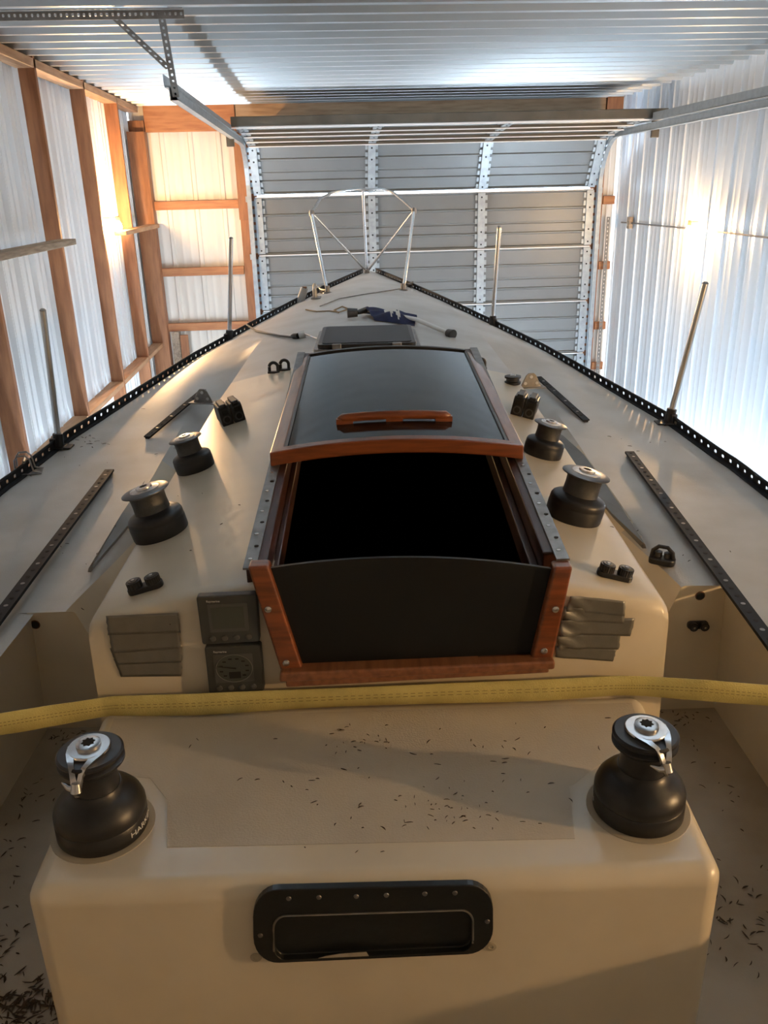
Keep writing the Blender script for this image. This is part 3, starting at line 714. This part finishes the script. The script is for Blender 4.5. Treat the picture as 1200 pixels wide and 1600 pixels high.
# ------------------------------------------------------------------ window plates over the side wells
for s, pts_ in ((1, [(1010, 856), (977, 804), (954, 770), (913, 713), (881, 684), (846, 649), (790, 604)]), (-1, [(137, 893), (190, 805), (207, 780), (255, 713), (300, 668), (336, 632)])):
    if s > 0: inner = [(1004, 855), (957, 806), (933, 777), (898, 726), (872, 696), (839, 652), (788, 606)]
    else: inner = [(142, 892), (213, 808), (229, 783), (270, 716), (306, 674), (337, 633)]
    A = [on(x, y, flatH(s*.83, 2.6)-.006)for x, y in pts_]; Bp = []
    for (x, y), a_ in zip(inner, A):
        vv = a_.y; d = 0
        # lower edge of the sloping plate: a little inboard of the deck edge and below it
        Q = on(x, y, flatH(s*.83, 2.6)+.010)
        Bp.append(Q)
    rows_ = [A, Bp]
    g = G(); th = Vector((-s*.004, 0, .010))
    g.grid([[p+th for p in A], [p+th for p in Bp], [p-Vector((0, 0, .004)) for p in Bp], [p-Vector((0, 0, .002)) for p in A], [p+th for p in A]])
    wp = g.build('window_plate', 'plate', boat); tag(wp, 'long tapering smoked window plate on the %s of the cabin' % ('right' if s > 0 else 'left'))
    for i in range(len(A)-1):
        for t in (.25, .75):
            p = A[i].lerp(A[i+1], t)*.88+Bp[i].lerp(Bp[i+1], t)*.12+Vector((0, 0, .006))
            G().lathe([(.0045, 0), (.003, .003)], 10, p).build('screw', 'dullsteel', wp)

# ------------------------------------------------------------------ winches
def winch(px, py, sc_, label, H=None, rotn=0):
    p = on(px, py, H) if H else on(px, py)
    r_ = empty('winch', p, rotn, boat); r_.scale = (sc_, sc_, sc_); r_.rotation_euler = (0, math.copysign(math.radians(13.5), p.x), 0); tag(r_, label)
    G().lathe([(.066, -.004), (.0675, .002), (.068, .030), (.067, .032), (.0675, .034), (.067, .044), (.064, .050), (.058, .054), (.050, .056), (.043, .060)], 48).build('winch_base', 'black', r_, smooth=True, angle=50)
    G().lathe([(.044, .056), (.0425, .062), (.0415, .080), (.042, .097), (.045, .104)], 40).build('drum', 'drum', r_, smooth=True, angle=60)
    G().lathe([(.043, .103), (.053, .1065), (.0575, .1085), (.0575, .1105), (.054, .1125), (.040, .1140), (.030, .1150)], 48).build('top_flange', 'flange', r_, smooth=True, angle=60)
    G().lathe([(.036, .1135), (.035, .1155), (.020, .1175), (.0195, .1215), (.0125, .1218)], 36).build('cap', 'silver', r_, smooth=True, angle=40)
    g = G(); st = [(.0105 if k % 2 else .0078) for k in range(16)]
    ring = [(st[k]*math.cos(k*PI/8), st[k]*math.sin(k*PI/8)) for k in range(16)]
    g.hexa([(x, y, .121) for x, y in ring], [(x, y, .1222) for x, y in ring]); g.build('handle_socket', 'void', r_)
    return r_
winch(252, 831, 1.0, 'larger black and silver winch on the left cabin top')
winch(895, 806, 1.0, 'larger black and silver winch on the right cabin top')
winch(306, 731, .84, 'smaller black and silver winch on the left cabin top')
winch(847, 709, .84, 'smaller black and silver winch on the right cabin top')
def st_winch(px, py, arm, label, txt_ang):
    p = on(px, py, 1.0); r_ = empty('self_tailing_winch', p, 0, boat); r_.scale = (1, 1, .93); tag(r_, label)
    G().lathe([(.086, -.001), (.086, .0012), (.080, .0014)], 48).build('sealant_ring', 'sealant', r_)
    G().lathe([(.0735, 0), (.0755, .004), (.0755, .034), (.0745, .0355), (.0755, .037), (.075, .050), (.071, .062), (.062, .074), (.051, .082), (.043, .088), (.0405, .096)], 56).build('winch_base', 'black', r_, smooth=True, angle=50)
    G().lathe([(.0405, .09), (.0375, .102), (.037, .125), (.040, .140), (.043, .144)], 40).build('drum', 'black', r_, smooth=True, angle=60)
    g = G()
    g.lathe([(.042, .142), (.051, .144), (.0535, .147), (.0535, .151), (.048, .1555), (.048, .1575), (.0535, .162), (.0535, .166), (.050, .169), (.036, .170)], 56)
    g.build('line_jaws', 'black', r_, smooth=True, angle=35)
    th = arm
    mt = Matrix.Rotation(th, 4, 'Z')
    g = G()
    g.lathe([(.0335, .169), (.0345, .171), (.0345, .176), (.033, .178), (.020, .1785), (.0195, .184), (.0165, .1855), (.0115, .186)], 44, mtx=mt)
    # forked arm: two legs joining in a hooked tip over the jaws
    def T(x, y, z): return mt @ Vector((x, y, z))
    for sg in (-1, 1):
        cl = [((.002, .0345), (.008, .018), .1745), ((.022, .0295), (.026, .012), .1748), ((.036, .0225), (.034, .0115), .1735), ((.048, .0150), (.046, .0065), .1690), ((.057, .0105), (.054, .0028), .160), ((.062, .0085), (.058, .0), .148), ((.064, .0075), (.060, .0), .138)]
        vs1 = []
        for (xo, yo_), (xi, yi), z_ in cl: vs1 += [T(xo, sg*yo_, z_+.003), T(xi, sg*yi, z_+.003), T(xi-.002, sg*yi, z_-.004), T(xo-.003, sg*yo_, z_-.004)]
        nn = len(cl); fs1 = [(0, 1, 2, 3), tuple((nn-1)*4+j for j in (3, 2, 1, 0))]+[(k*4+j, (k+1)*4+j, (k+1)*4+(j+1) % 4, k*4+(j+1) % 4) for k in range(nn-1) for j in range(4)]
        g.add(vs1, fs1)
    g.tube([T(.060, 0, .150), T(.064, 0, .136), T(.064, 0, .126)], .009, 12, radii=[.007, .0095, .004])
    g.tube([T(.062, 0, .138), T(.060, -.014, .140), T(.055, -.026, .146)], .005, 10, radii=[.008, .0055, .0015])
    g.build('self_tailing_arm', 'silver', r_, smooth=True, angle=50)
    g = G(); ring = [((.0115 if k % 2 else .0085)*math.cos(k*PI/8), (.0115 if k % 2 else .0085)*math.sin(k*PI/8)) for k in range(16)]
    g.hexa([(x, y, .185) for x, y in ring], [(x, y, .1867) for x, y in ring]); g.build('handle_socket', 'void', r_)
    vs_, fs_ = text_mesh('HARKEN', .0145)
    R = .0757; g = G()
    g.add([((R+p_.z*1.0)*math.cos(txt_ang+p_.x*1.25/R), (R+p_.z)*math.sin(txt_ang+p_.x*1.25/R), .0185+p_.y) for p_ in vs_], fs_)
    g.build('lettering', 'white', r_)
    return r_
st_winch(162, 1291, math.radians(-95), 'black self-tailing winch with chrome arm, left', math.radians(-10))
st_winch(996, 1262, math.radians(-74), 'black self-tailing winch with chrome arm, right', math.radians(150))

# ------------------------------------------------------------------ rope clutches
def clutch(px, py, ang, label):
    p = on(px, py); r_ = empty('rope_clutch', p, ang, boat); r_.rotation_euler = (0, math.copysign(math.radians(12), p.x), ang); tag(r_, label)
    for x in (-.021, .021):
        ol = [(-.055, 0), (.055, 0), (.055, .03), (.035, .062), (-.045, .066), (-.055, .055)]
        g = G(); g.hexa([(x-.019, y, z) for y, z in ol], [(x+.019, y, z) for y, z in ol]); bd_ = g.build('clutch_body', 'black', r_, bevel=.004)
        G().lathe([(.013, 0), (.0145, .003), (.010, .0035), (.0095, .001)], 20, mtx=Matrix.Translation((x, -.0555, .022)) @ Matrix.Rotation(PI/2, 4, 'X')).build('line_port', 'drum', bd_, smooth=True)
        G().lathe([(.0092, 0), (.0092, .0042)], 20, mtx=Matrix.Translation((x, -.0555, .022)) @ Matrix.Rotation(PI/2, 4, 'X')).build('port_opening', 'void', bd_)
        G().box((x-.011, -.055, .062), (x+.011, .02, .075)).build('lever', 'black', bd_, bevel=.003)
        G().box((x-.010, -.060, .040), (x+.010, -.0555, .056)).build('lever_tip', 'void', bd_)
clutch(362, 656, .35, 'double black rope clutch on the left cabin top')
clutch(818, 646, -.30, 'double black rope clutch on the right cabin top')

# ------------------------------------------------------------------ cam cleats
def camcleat(loc, ang, label, tilt=0, sc_=1.0, par=None, name='cam_cleat'):
    r_ = empty(name, loc, ang, boat); r_.rotation_euler = (tilt, 0 if tilt else math.copysign(math.radians(13), loc.x), ang); r_.scale = (sc_,)*3; tag(r_, label)
    o_ = rrect(-.043, .043, -.017, .017, .014)
    G().hexa([(x, y, 0) for x, y in o_], [(x, y, .014) for x, y in o_]).build('cleat_base', 'black', r_, bevel=.002)
    for sg in (-1, 1):
        g = G(); n_ = 40; prof = []
        pts0 = [(sg*.0225+(.0185 if not (k % 2) else .0175)*math.cos(2*PI*k/n_), (.0185 if not (k % 2) else .0175)*math.sin(2*PI*k/n_)) for k in range(n_)]
        g.hexa([(x, y, .014) for x, y in pts0], [(x, y, .031) for x, y in pts0]); cm = g.build('cam_jaw', 'black', r_)
        G().lathe([(.013, .031), (.012, .0335), (.006, .0335), (.0055, .0315)], 20, (sg*.0225, 0, 0)).build('cam_pivot', 'drum', cm, smooth=True)
        G().lathe([(.005, .031), (.0045, .0345)], 12, (sg*.0225, 0, 0)).build('cam_screw', 'silver', cm)
    return r_
camcleat(on(229, 921), .12, 'black cam cleat on the left aft corner of the cabin top', sc_=.86)
camcleat(on(959, 902), -.12, 'black cam cleat on the right aft corner of the cabin top', sc_=.86)
camcleat(onv(1089, 975, SV-.002), 0, 'black cam cleat on the aft-facing wall, right', PI/2, .66)
# domed cam cleat with fairlead on the right deck
p = on(1034, 880); r_ = empty('fairlead_cleat', p, -.55, boat); tag(r_, 'small black cleat with arched fairlead on the right deck corner')
o_ = rrect(-.036, .036, -.02, .02, .014)
G().hexa([(x, y, 0) for x, y in o_], [(x, y, .018) for x, y in o_]).build('cleat_base', 'black', r_, bevel=.003)
G().tube([(-.03, 0, .016), (-.027, 0, .036), (-.012, 0, .050), (.012, 0, .050), (.027, 0, .036), (.03, 0, .016)], .006, 8).build('fairlead_arch', 'black', r_, smooth=True)
for x in (-.013, .013): G().lathe([(.011, .016), (.011, .032), (.004, .036)], 14, (x, .006, 0)).build('cam_jaw', 'drum', r_, smooth=True)
# stainless chock on the left toe rail
p = on(46, 738); r_ = empty('rail_fairlead', p+Vector((0, 0, .0)), .25, boat); tag(r_, 'stainless two-bar fairlead bracket on the left rail')
for y in (-.028, .028):
    G().tube([(.045, y, .004), (.02, y, .012), (.012, y, .06), (-.002, y, .075), (-.03, y, .075), (-.042, y, .06), (-.045, y, .02)], .005, 8, flat=.7).build('hoop', 'dullsteel', r_, smooth=True)
G().box((-.05, -.04, 0), (.05, .04, .005)).build('plate', 'dullsteel', r_, bevel=.002)
G().tube([(-.01, -.028, .05), (-.01, .028, .05)], .006, 8).build('cross_pin', 'dullsteel', r_)
# padeyes
for px, py, lb in ((428, 583, 'outer of the two black rings left of the sliding hatch'), (445, 579, 'inner of the two black rings left of the sliding hatch'), (751, 577, 'black ring half hidden right of the sliding hatch')):
    p = on(px, py); r_ = empty('deck_eye', p, 0, boat); tag(r_, lb)
    g = G(); n_ = 20; pts0 = [(.017*math.cos(PI*(1.0-k/n_)), 0, .026+.017*math.sin(PI*(1.0-k/n_))) for k in range(n_+1)]
    g.tube([(-.017, 0, 0)]+pts0+[(.017, 0, 0)], .0065, 8); g.box((-.024, -.010, 0), (.024, .010, .008)); g.build('eye_ring', 'black', r_, smooth=True, angle=50)
p = on(801, 600); r_ = empty('turning_block', p, 0, boat); tag(r_, 'round black turning block forward of the right rope clutch')
G().lathe([(.030, 0), (.032, .004), (.032, .010), (.026, .013), (.026, .022), (.032, .025), (.032, .032), (.014, .034)], 28).build('sheave', 'black', r_, smooth=True, angle=40)
G().lathe([(.012, .034), (.010, .037)], 14).build('pivot', 'silver', r_)
# rope exit holes
for px, py, lb in ((55, 976, 'left'), (1094, 931, 'right')):
    p = onv(px, py, SV-.001); mt = Matrix.Translation(p) @ Matrix.Rotation(PI/2, 4, 'X')
    g = G(); g.lathe([(.011, 0), (.0105, .0015)], 18, mtx=mt); ex = g.build('rope_exit', 'void', boat); tag(ex, 'small dark rope exit hole in the %s aft-facing wall' % lb)
    G().lathe([(.0135, 0), (.0115, .0006)], 18, mtx=mt).build('rusty_rim', 'rust', ex)

# ------------------------------------------------------------------ instruments on the bulkhead
def instrument(px, kind, label):
    P = [onv(x, y, WV-.022) for x, y in px]
    o_ = P[3]; r_ = empty('instrument_display', (o_.x, WV, o_.z), 0, boat); tag(r_, label)
    ux = (P[2]-P[3]); uz = (P[0]-P[3]); ux2 = P[1]-P[0]
    def Q(a, b, y):      # a across, b up
        p_ = (P[3]*(1-a)+P[2]*a)*(1-b)+(P[0]*(1-a)+P[1]*a)*b
        return Vector((p_.x-o_.x, y, p_.z-o_.z))
    def plate(a0, a1, b0, b1, y0, y1, rr, name, m, par, bevel=.0):
        ol = rrect(a0, a1, b0, b1, rr, 4); g = G(); g.hexa([Q(a, b, y0) for a, b in ol], [Q(a, b, y1) for a, b in ol])
        return g.build(name, m, par, bevel=bevel)
    body = plate(0, 1, 0, 1, -.001, -.022, .05, 'case', 'inst', r_, .003)
    if kind == 'digital':
        plate(.17, .83, .26, .84, -.0225, -.0235, .02, 'screen_bezel', M['bezel'], r_)
        plate(.22, .77, .33, .78, -.0236, -.0242, .01, 'screen', 'lcd', r_)
    else:
        plate(.14, .84, .24, .84, -.0225, -.0232, .02, 'dial_window', M['bezel'], r_)
        c = Q(.5, .54, -.0236)
        g = G(); ol = [Q(.5+.325*math.cos(2*PI*k/40), .54+.29*math.sin(2*PI*k/40), 0) for k in range(40)]
        g.hexa([p_+Vector((0, -.0233, 0)) for p_ in ol], [p_+Vector((0, -.0238, 0)) for p_ in ol]); g.build('dial', 'lcd', r_)
        g = G(); g.tube([Q(.5+.325*math.cos(2*PI*k/40), .54+.29*math.sin(2*PI*k/40), -.0238) for k in range(41)], .0006, 5, cap=False); g.build('dial_ring', M['print'], r_)
        g = G()
        for k in range(12):
            a = 2*PI*k/12+.26
            if abs(math.cos(a)) < .3 and math.sin(a) < 0: continue
            p_ = Q(.5+.24*math.cos(a), .54+.21*math.sin(a), -.0240); g.box(p_-Vector((.0035, .0003, .0015)), p_+Vector((.0035, .0003, .0015)))
        g.build('dial_figures', 'void', r_)
        a_, b_ = Q(.5, .545, -.0244), Q(.20, .60, -.0244)
        g = G(); g.hexa([a_+Vector((.004, 0, .0016)), a_+Vector((.004, 0, -.0016)), b_+Vector((0, 0, -.0004)), b_+Vector((0, 0, .0004))], [a_+Vector((.004, -.0008, .0016)), a_+Vector((.004, -.0008, -.0016)), b_+Vector((0, -.0008, -.0004)), b_+Vector((0, -.0008, .0004))]); g.build('needle', 'void', r_)
        plate(.40, .61, .33, .47, -.0239, -.0244, .01, 'small_readout', 'void', r_)
    for k in range(4):
        c = Q(.20+.205*k, .125, -.022)
        G().lathe([(.0062, 0), (.0055, .0025), (.003, .0032)], 16, mtx=Matrix.Translation(c) @ Matrix.Rotation(PI/2, 4, 'X')).build('button', M['bezel'], r_, smooth=True)
    vs_, fs_ = text_mesh('Raymarine', .0062, .0001); c = Q(.27, .895, -.0222)
    G().add([(c.x+q_.x, c.y-q_.z, c.z+q_.y) for q_ in vs_], fs_).build('lettering', 'white', r_)
M['bezel'] = mat('instrument_bezel', (.075, .078, .075), .35)
M['print'] = mat('grey_dial_print', (.17, .17, .16), .5)
instrument([(306, 933), (401, 929), (406, 1003), (316, 1008)], 'digital', 'grey digital instrument display, upper of the pair')
instrument([(319, 1012), (407, 1008), (413, 1080), (327, 1085)], 'dial', 'grey round-dial instrument, lower of the pair')

# ------------------------------------------------------------------ recessed pocket in the front of the bridge deck
VP = .985
pk = empty('storage_pocket', onv(583, 1440, VP), 0, boat); po = pk.location.copy(); tag(pk, 'black framed recessed pocket in the cream moulding')
c0, c1, c2, c3 = onv(395, 1387, VP-.006), onv(770, 1378, VP-.006), onv(770, 1485, VP-.006), onv(397, 1502, VP-.006)
def PQ(a, b, y):
    p_ = (c3*(1-a)+c2*a)*(1-b)+(c0*(1-a)+c1*a)*b; return Vector((p_.x, y, p_.z))-Vector((po.x, po.y, po.z))
def prr(a0, a1, b0, b1, ra, rb, n=7):
    out = []
    for cx, cy, a in ((a1-ra, b0+rb, -PI/2), (a1-ra, b1-rb, 0), (a0+ra, b1-rb, PI/2), (a0+ra, b0+rb, PI)):
        for k in range(n+1): out.append((cx+ra*math.cos(a+k*PI/2/n), cy+rb*math.sin(a+k*PI/2/n)))
    return out
outr = prr(0, 1, 0, 1, .105, .36); inr = prr(.085, .915, .04, .66, .05, .18)
yo = VP-.0115
g = G(); n_ = len(outr)
vs_ = [PQ(a, b, VP) for a, b in outr]+[PQ(a, b, yo) for a, b in outr]+[PQ(a, b, yo) for a, b in inr]+[PQ(a, b, VP-.001) for a, b in inr]
fs_ = []
for r__ in range(3):
    for k in range(n_): fs_.append((r__*n_+k, r__*n_+(k+1) % n_, (r__+1)*n_+(k+1) % n_, (r__+1)*n_+k))
fs_.append(tuple(3*n_+k for k in range(n_)))
M['pocket'] = mat('black_pocket_paint', (.009, .010, .010), .3, bump=.15, bscale=60)
g.add(vs_, fs_); g.build('pocket_frame', 'pocket', pk, bevel=.0015)
g = G(); g.tube([PQ(a, b, yo-.001) for a, b in prr(.085, .915, .04, .66, .05, .18)][6:26], .0018, 6); g.build('inner_lip', 'dullsteel', pk)
G().hexa([PQ(.27, .05, VP-.0118), PQ(.48, .05, VP-.0118), PQ(.47, .11, VP-.0118), PQ(.36, .10, VP-.0118), PQ(.30, .075, VP-.0118)], [PQ(.27, .05, VP-.0124), PQ(.48, .05, VP-.0124), PQ(.47, .11, VP-.0124), PQ(.36, .10, VP-.0124), PQ(.30, .075, VP-.0124)]).build('chipped_paint', 'whitechip', pk)
for a, b in ((.15, .885), (.275, .89), (.43, .89), (.555, .895), (.715, .90), (.84, .90), (.03, .40), (.975, .48)):
    c = PQ(a, b, yo); G().lathe([(.0042, 0), (.0036, .0018), (.001, .0022)], 12, mtx=Matrix.Translation(c) @ Matrix.Rotation(PI/2, 4, 'X')).build('screw', 'dullsteel', pk, smooth=True)
for px, py in ((400, 1496), (767, 1479)):
    c = onv(px, py, VP-.0005)-po; G().lathe([(.0095, 0), (.009, .001), (.004, .0012), (.003, .0004)], 18, mtx=Matrix.Translation(c) @ Matrix.Rotation(PI/2, 4, 'X')).build('filled_hole', 'sealant', pk)

# ================================================================== LOOSE THINGS ON THE BOAT
def loose(name, label, cat, loc=(0, 0, 0), group=None):
    o = empty(name, B2W(loc), -BY); return tag(o, label, cat, group)
# duct tape patches
def tape_patch(name, label, strips, origin):
    O = onv(*origin, WV-.001); r_ = loose(name, label, 'duct tape', O)
    for i, (ql, wav) in enumerate(strips):
        y = -.0015-.0007*i
        P = [onv(x, y_, WV-.001)-O for x, y_ in ql]    # TL TR BR BL
        g = G(); nx, nz = 22, 6; rows_ = []
        rr = random.Random(i*7+3)
        jl = [rr.uniform(-.008, .006) for _ in range(nz+1)]; jr = [rr.uniform(-.006, .01) for _ in range(nz+1)]
        for b in range(nz+1):
            t = b/nz; r2 = []
            for a in range(nx+1):
                s_ = a/nx; q = (P[0]*(1-s_)+P[1]*s_)*(1-t)+(P[3]*(1-s_)+P[2]*s_)*t
                if a == 0: q = q+(P[1]-P[0])*jl[b]
                if a == nx: q = q+(P[1]-P[0])*jr[b]
                bump = wav*1.6*max(0, 1-s_*2.2)*abs(math.sin(7*s_-t*3.2+i*2))
                r2.append(Vector((q.x, y-bump, q.z)))
            rows_.append(r2)
        g.grid(rows_); o = g.build('tape_strip', 'tape', r_, smooth=True, angle=60)
        sm = o.modifiers.new('thick', 'SOLIDIFY'); sm.thickness = .0004; sm.offset = 0
tape_patch('tape_patch', 'neat square grey duct tape patch left of the instruments', [
    ([(178, 1029), (284, 1029), (283, 1056), (190, 1057)], 0), ([(172, 1012), (284, 1006), (284, 1034), (183, 1038)], 0),
    ([(170, 986), (280, 984), (283, 1012), (176, 1020)], 0), ([(166, 961), (279, 956), (282, 987), (170, 991)], 0)], (225, 1010))
tape_patch('tape_patch', 'wrinkled layered grey duct tape strips right of the companionway', [
    ([(866, 1008), (963, 1014), (957, 1033), (868, 1026)], .002), ([(868, 990), (969, 990), (966, 1014), (872, 1012)], .006),
    ([(872, 965), (992, 965), (984, 993), (874, 990)], .007), ([(880, 946), (975, 952), (974, 973), (878, 968)], .006), ([(890, 928), (976, 938), (975, 961), (884, 952)], .004)], (930, 980))

# yellow webbing strap
st_px = [(-60, 1141), (0, 1131), (80, 1117), (160, 1105), (180, 1103), (300, 1100), (420, 1094), (560, 1088), (700, 1082), (860, 1077), (960, 1072), (1010, 1072), (1100, 1077), (1200, 1086), (1260, 1092)]
vst = [1.36, 1.38, 1.41, 1.4395, 1.44, 1.442, 1.442, 1.442, 1.442, 1.442, 1.442, 1.438, 1.41, 1.39, 1.38]
cen = [onv(x, y, v) for (x, y), v in zip(st_px, vst)]
for i, c in enumerate(cen):
    if 3 <= i <= 11: c.z = max(c.z, Z0-1.0+.0245)
for a_, b_, at, uu in ((1, 0, 0, -.930), (-2, -1, len(cen), .930)):      # run on to the coaming walls
    p_, q_ = cen[a_], cen[b_]; cen.insert(at, p_.lerp(q_, (uu-p_.x)/(q_.x-p_.x)))
sx = []
for i in range(len(cen)-1):
    for k in range(6): sx.append(cen[i].lerp(cen[i+1], k/6))
sx.append(cen[-1])
o0 = sx[len(sx)//2].copy(); r_ = loose('cargo_strap', 'yellow webbing strap stretched across the cockpit under the companionway', 'strap', o0)
hw = .0235
g = G(); g.grid([[p-o0+Vector((0, -.0012+.004*math.sin(i*.3), -hw)) for i, p in enumerate(sx)], [p-o0+Vector((0, -.0012, 0)) for i, p in enumerate(sx)], [p-o0+Vector((0, -.0012+.002*math.sin(i*.22), hw)) for i, p in enumerate(sx)]])
o = g.build('webbing', 'strap', r_, smooth=True); m_ = o.modifiers.new('thick', 'SOLIDIFY'); m_.thickness = .0022; m_.offset = 0
g = G()
for dz in (-.0035, .0035):
    for i in range(len(sx)-1):
        for t0 in (0, .5):
            a_ = sx[i].lerp(sx[i+1], t0)-o0+Vector((0, -.0030, dz)); b_ = sx[i].lerp(sx[i+1], t0+.3)-o0+Vector((0, -.0030, dz))
            g.hexa([a_+Vector((0, 0, -.0004)), b_+Vector((0, 0, -.0004)), b_+Vector((0, 0, .0004)), a_+Vector((0, 0, .0004))], [a_+Vector((0, -.0005, -.0004)), b_+Vector((0, -.0005, -.0004)), b_+Vector((0, -.0005, .0004)), a_+Vector((0, -.0005, .0004))])
g.build('stitching', 'stitch', r_)

# black cord with clear plug from the left forward stanchion
cpx = [(386, 517), (400, 519), (418, 523), (438, 527), (456, 529)]
P = [on(*q)+Vector((0, 0, .008)) for q in cpx]; P[0].z += .03
o0 = P[2].copy(); r_ = loose('power_cord', 'black cord with clear plug lying by the left forward stanchion', 'cord', o0)
g = G(); g.tube([p-o0 for p in P], .0055, 8); g.build('cable', 'black', r_, smooth=True)
q0 = on(456, 529)+Vector((0, 0, .012)); q1 = on(467, 529)+Vector((0, 0, .012)); q2 = on(477, 527)+Vector((0, 0, .014)); q3 = on(500, 534)+Vector((0, 0, .01))
G().tube([q0-o0, q0.lerp(q1, .3)-o0, q1-o0], .014, 12, radii=[.008, .014, .016]).build('plug', 'black', r_, smooth=True)
G().tube([q1-o0, q2-o0], .019, 14).build('clear_cap', 'clear', r_, smooth=True)
G().tube([q2-o0, q3-o0], .004, 8).build('tail_rod', 'silver', r_, smooth=True)

# flag rolled round a white staff
f0, f1, f2, f3 = [on(*q)+Vector((0, 0, .035)) for q in ((549, 499), (566, 494), (645, 508), (700, 525))]
o0 = f1.copy(); r_ = loose('flag_staff', 'white flagstaff with bunched navy flag lying on the foredeck', 'flag', o0)
G().tube([f1-o0+Vector((.02, 0, 0)), f1.lerp(f2, .5)-o0, f2.lerp(f3, .1)-o0, f3-o0-Vector((0, 0, .02))], .011, 10).build('staff', 'whitepole', r_, smooth=True)
e_ = (f3-f2).normalized()
G().tube([f3-o0-Vector((0, 0, .02)), f3-o0+e_*.04-Vector((0, 0, .02))], .022, 14, radii=[.020, .024]).build('staff_tip', 'black', r_, smooth=True)
G().tube([f0-o0-Vector((.02, 0, 0)), f0-o0+Vector((.035, 0, 0))], .026, 14, radii=[.027, .022]).build('staff_head', 'drum', r_, smooth=True)
G().tube([f0-o0+Vector((.03, 0, 0)), f1-o0+Vector((.03, .0, 0))], .016, 12, radii=[.012, .018]).build('head_collar', 'black', r_, smooth=True)
g = G(); rows_ = []
A0 = on(565, 491); A1 = on(652, 503); B0 = on(585, 502); B1 = on(648, 511)
for a in range(31):
    t = a/30; r2 = []
    for b in range(15):
        s_ = b/14; q = A0.lerp(A1, t)*(1-s_)+B0.lerp(B1, t)*s_
        q.z = Z0-Hdeck(q.x, q.y)+.012+.045*math.sin(PI*s_)**.7*(.55+.45*math.sin(PI*min(1, t*1.3)))+.010*math.sin(7*t+5*s_)+.006*math.sin(23*s_+4*t)
        if s_ in (0, 1): q.z = Z0-Hdeck(q.x, q.y)+.004
        r2.append(q-o0)
    rows_.append(r2)
g.grid(rows_)
for i, f in enumerate(g.f):
    a, b = divmod(i, 14)
    if 9 < a < 20 and 6 < b+math.sin(a*1.3)*1.2 < 11: g.mi[i] = 1
g.build('flag', ['navy', 'cloth'], r_, smooth=True, angle=80)

# tan line near the bow
P = [on(*q)+Vector((0, 0, .005)) for q in ((488, 483), (500, 487), (515, 489), (528, 488), (540, 486), (533, 481), (523, 484), (535, 489), (548, 488))]
P = [on(*q)+Vector((0, 0, .005)) for q in ((478, 485), (495, 488), (515, 487), (530, 489), (545, 484), (535, 480), (522, 486), (532, 491))]
o0 = P[0].copy(); sm_ = []
for i in range(len(P)-1):
    for k in range(4): sm_.append(P[i].lerp(P[i+1], k/4)-o0)
o = G().tube(sm_, .004, 6).build('thin_line', 'rope', smooth=True); o.location = B2W(o0); o.rotation_euler = (0, 0, -BY)
tag(o, 'short tangle of tan cord on the foredeck near the bow', 'cord')
P = [on(*q)+Vector((0, 0, .006)) for q in ((500, 480), (530, 468), (570, 461), (610, 455), (628, 452))]
o0 = P[0].copy(); o = G().tube([p-o0 for p in P], .0035, 6).build('thin_line', 'dullsteel', smooth=True); o.location = B2W(o0); o.rotation_euler = (0, 0, -BY)
tag(o, 'thin grey cord stretched between the pulpit feet', 'cord')

# leaf litter, uncountable
def litter(name, spots, label, surf):
    g = G()
    for (px, py, sx_, sy_, cnt, big) in spots:
        for _ in range(int(cnt*.62)):
            x = random.gauss(px, sx_); y = random.gauss(py, sy_)
            p = surf(x, y)
            if p is None: continue
            L = random.uniform(.003, .011)*big; a = random.uniform(0, PI); wd = random.uniform(.0006, .0016)*big
            dx, dy = math.cos(a), math.sin(a); z = p.z+.0008
            bend = random.uniform(-.3, .3)*L
            q = [Vector((p.x+dx*t*L-dy*(k*wd+bend*t*t), p.y+dy*t*L+dx*(k*wd+bend*t*t), z+.0008*(1-t*t))) for t, k in ((-1, 0), (-.3, 1), (.5, .8), (1, 0), (.5, -.8), (-.3, -1))]
            g.hexa(q, [p_+Vector((0, 0, .0009)) for p_ in q])
    o = g.build(name, 'leaf'); o.rotation_euler = (0, 0, -BY)
    return tag(o, label, 'leaf litter', kind='stuff')
def sbench(x, y):
    p = on(x, y, .9985)
    return p if -.53 < p.x < .50 and 1.03 < p.y < 1.40 else None
litter('leaf_litter', [(560, 1150, 30, 18, 40, .6), (400, 1112, 22, 9, 60, .5), (710, 1260, 40, 22, 60, .5), (600, 1220, 160, 60, 60, .6), (750, 1160, 120, 30, 40, .7), (565, 1300, 60, 20, 20, .7)], 'brown leaf crumbs scattered on the raised bridge deck', sbench)
def ssole(x, y):
    p = on(x, y, WF-.002)
    return p if (abs(p.x) < .92 and p.y < 1.97 and (abs(p.x) > .60 or p.y < .9)) else None
litter('leaf_litter', [(1150, 1440, 30, 50, 60, 1.1), (1060, 1120, 45, 10, 60, .9), (1110, 1200, 40, 50, 40, .8), (1180, 1380, 20, 40, 20, 1.2)], 'brown dead leaves on the cockpit floor to the right', ssole)
litter('leaf_litter', [(30, 1570, 40, 22, 170, 1.6), (75, 1570, 25, 12, 50, 1.5), (20, 1470, 20, 30, 30, 1.3), (40, 1240, 30, 20, 40, 1.0), (80, 1150, 40, 10, 70, 1.0), (15, 1330, 15, 60, 30, 1.1)], 'brown dead leaves on the cockpit floor to the left', ssole)
def sdeck(x, y):
    return on(x, y)
litter('leaf_litter', [(1000, 690, 30, 12, 12, .9), (1060, 860, 40, 25, 14, .9), (130, 690, 30, 8, 35, 1.2), (250, 720, 60, 40, 14, 1.0), (100, 850, 50, 40, 14, .9), (330, 830, 60, 60, 10, .6)], 'few dark bits of leaf on the side decks', sdeck)
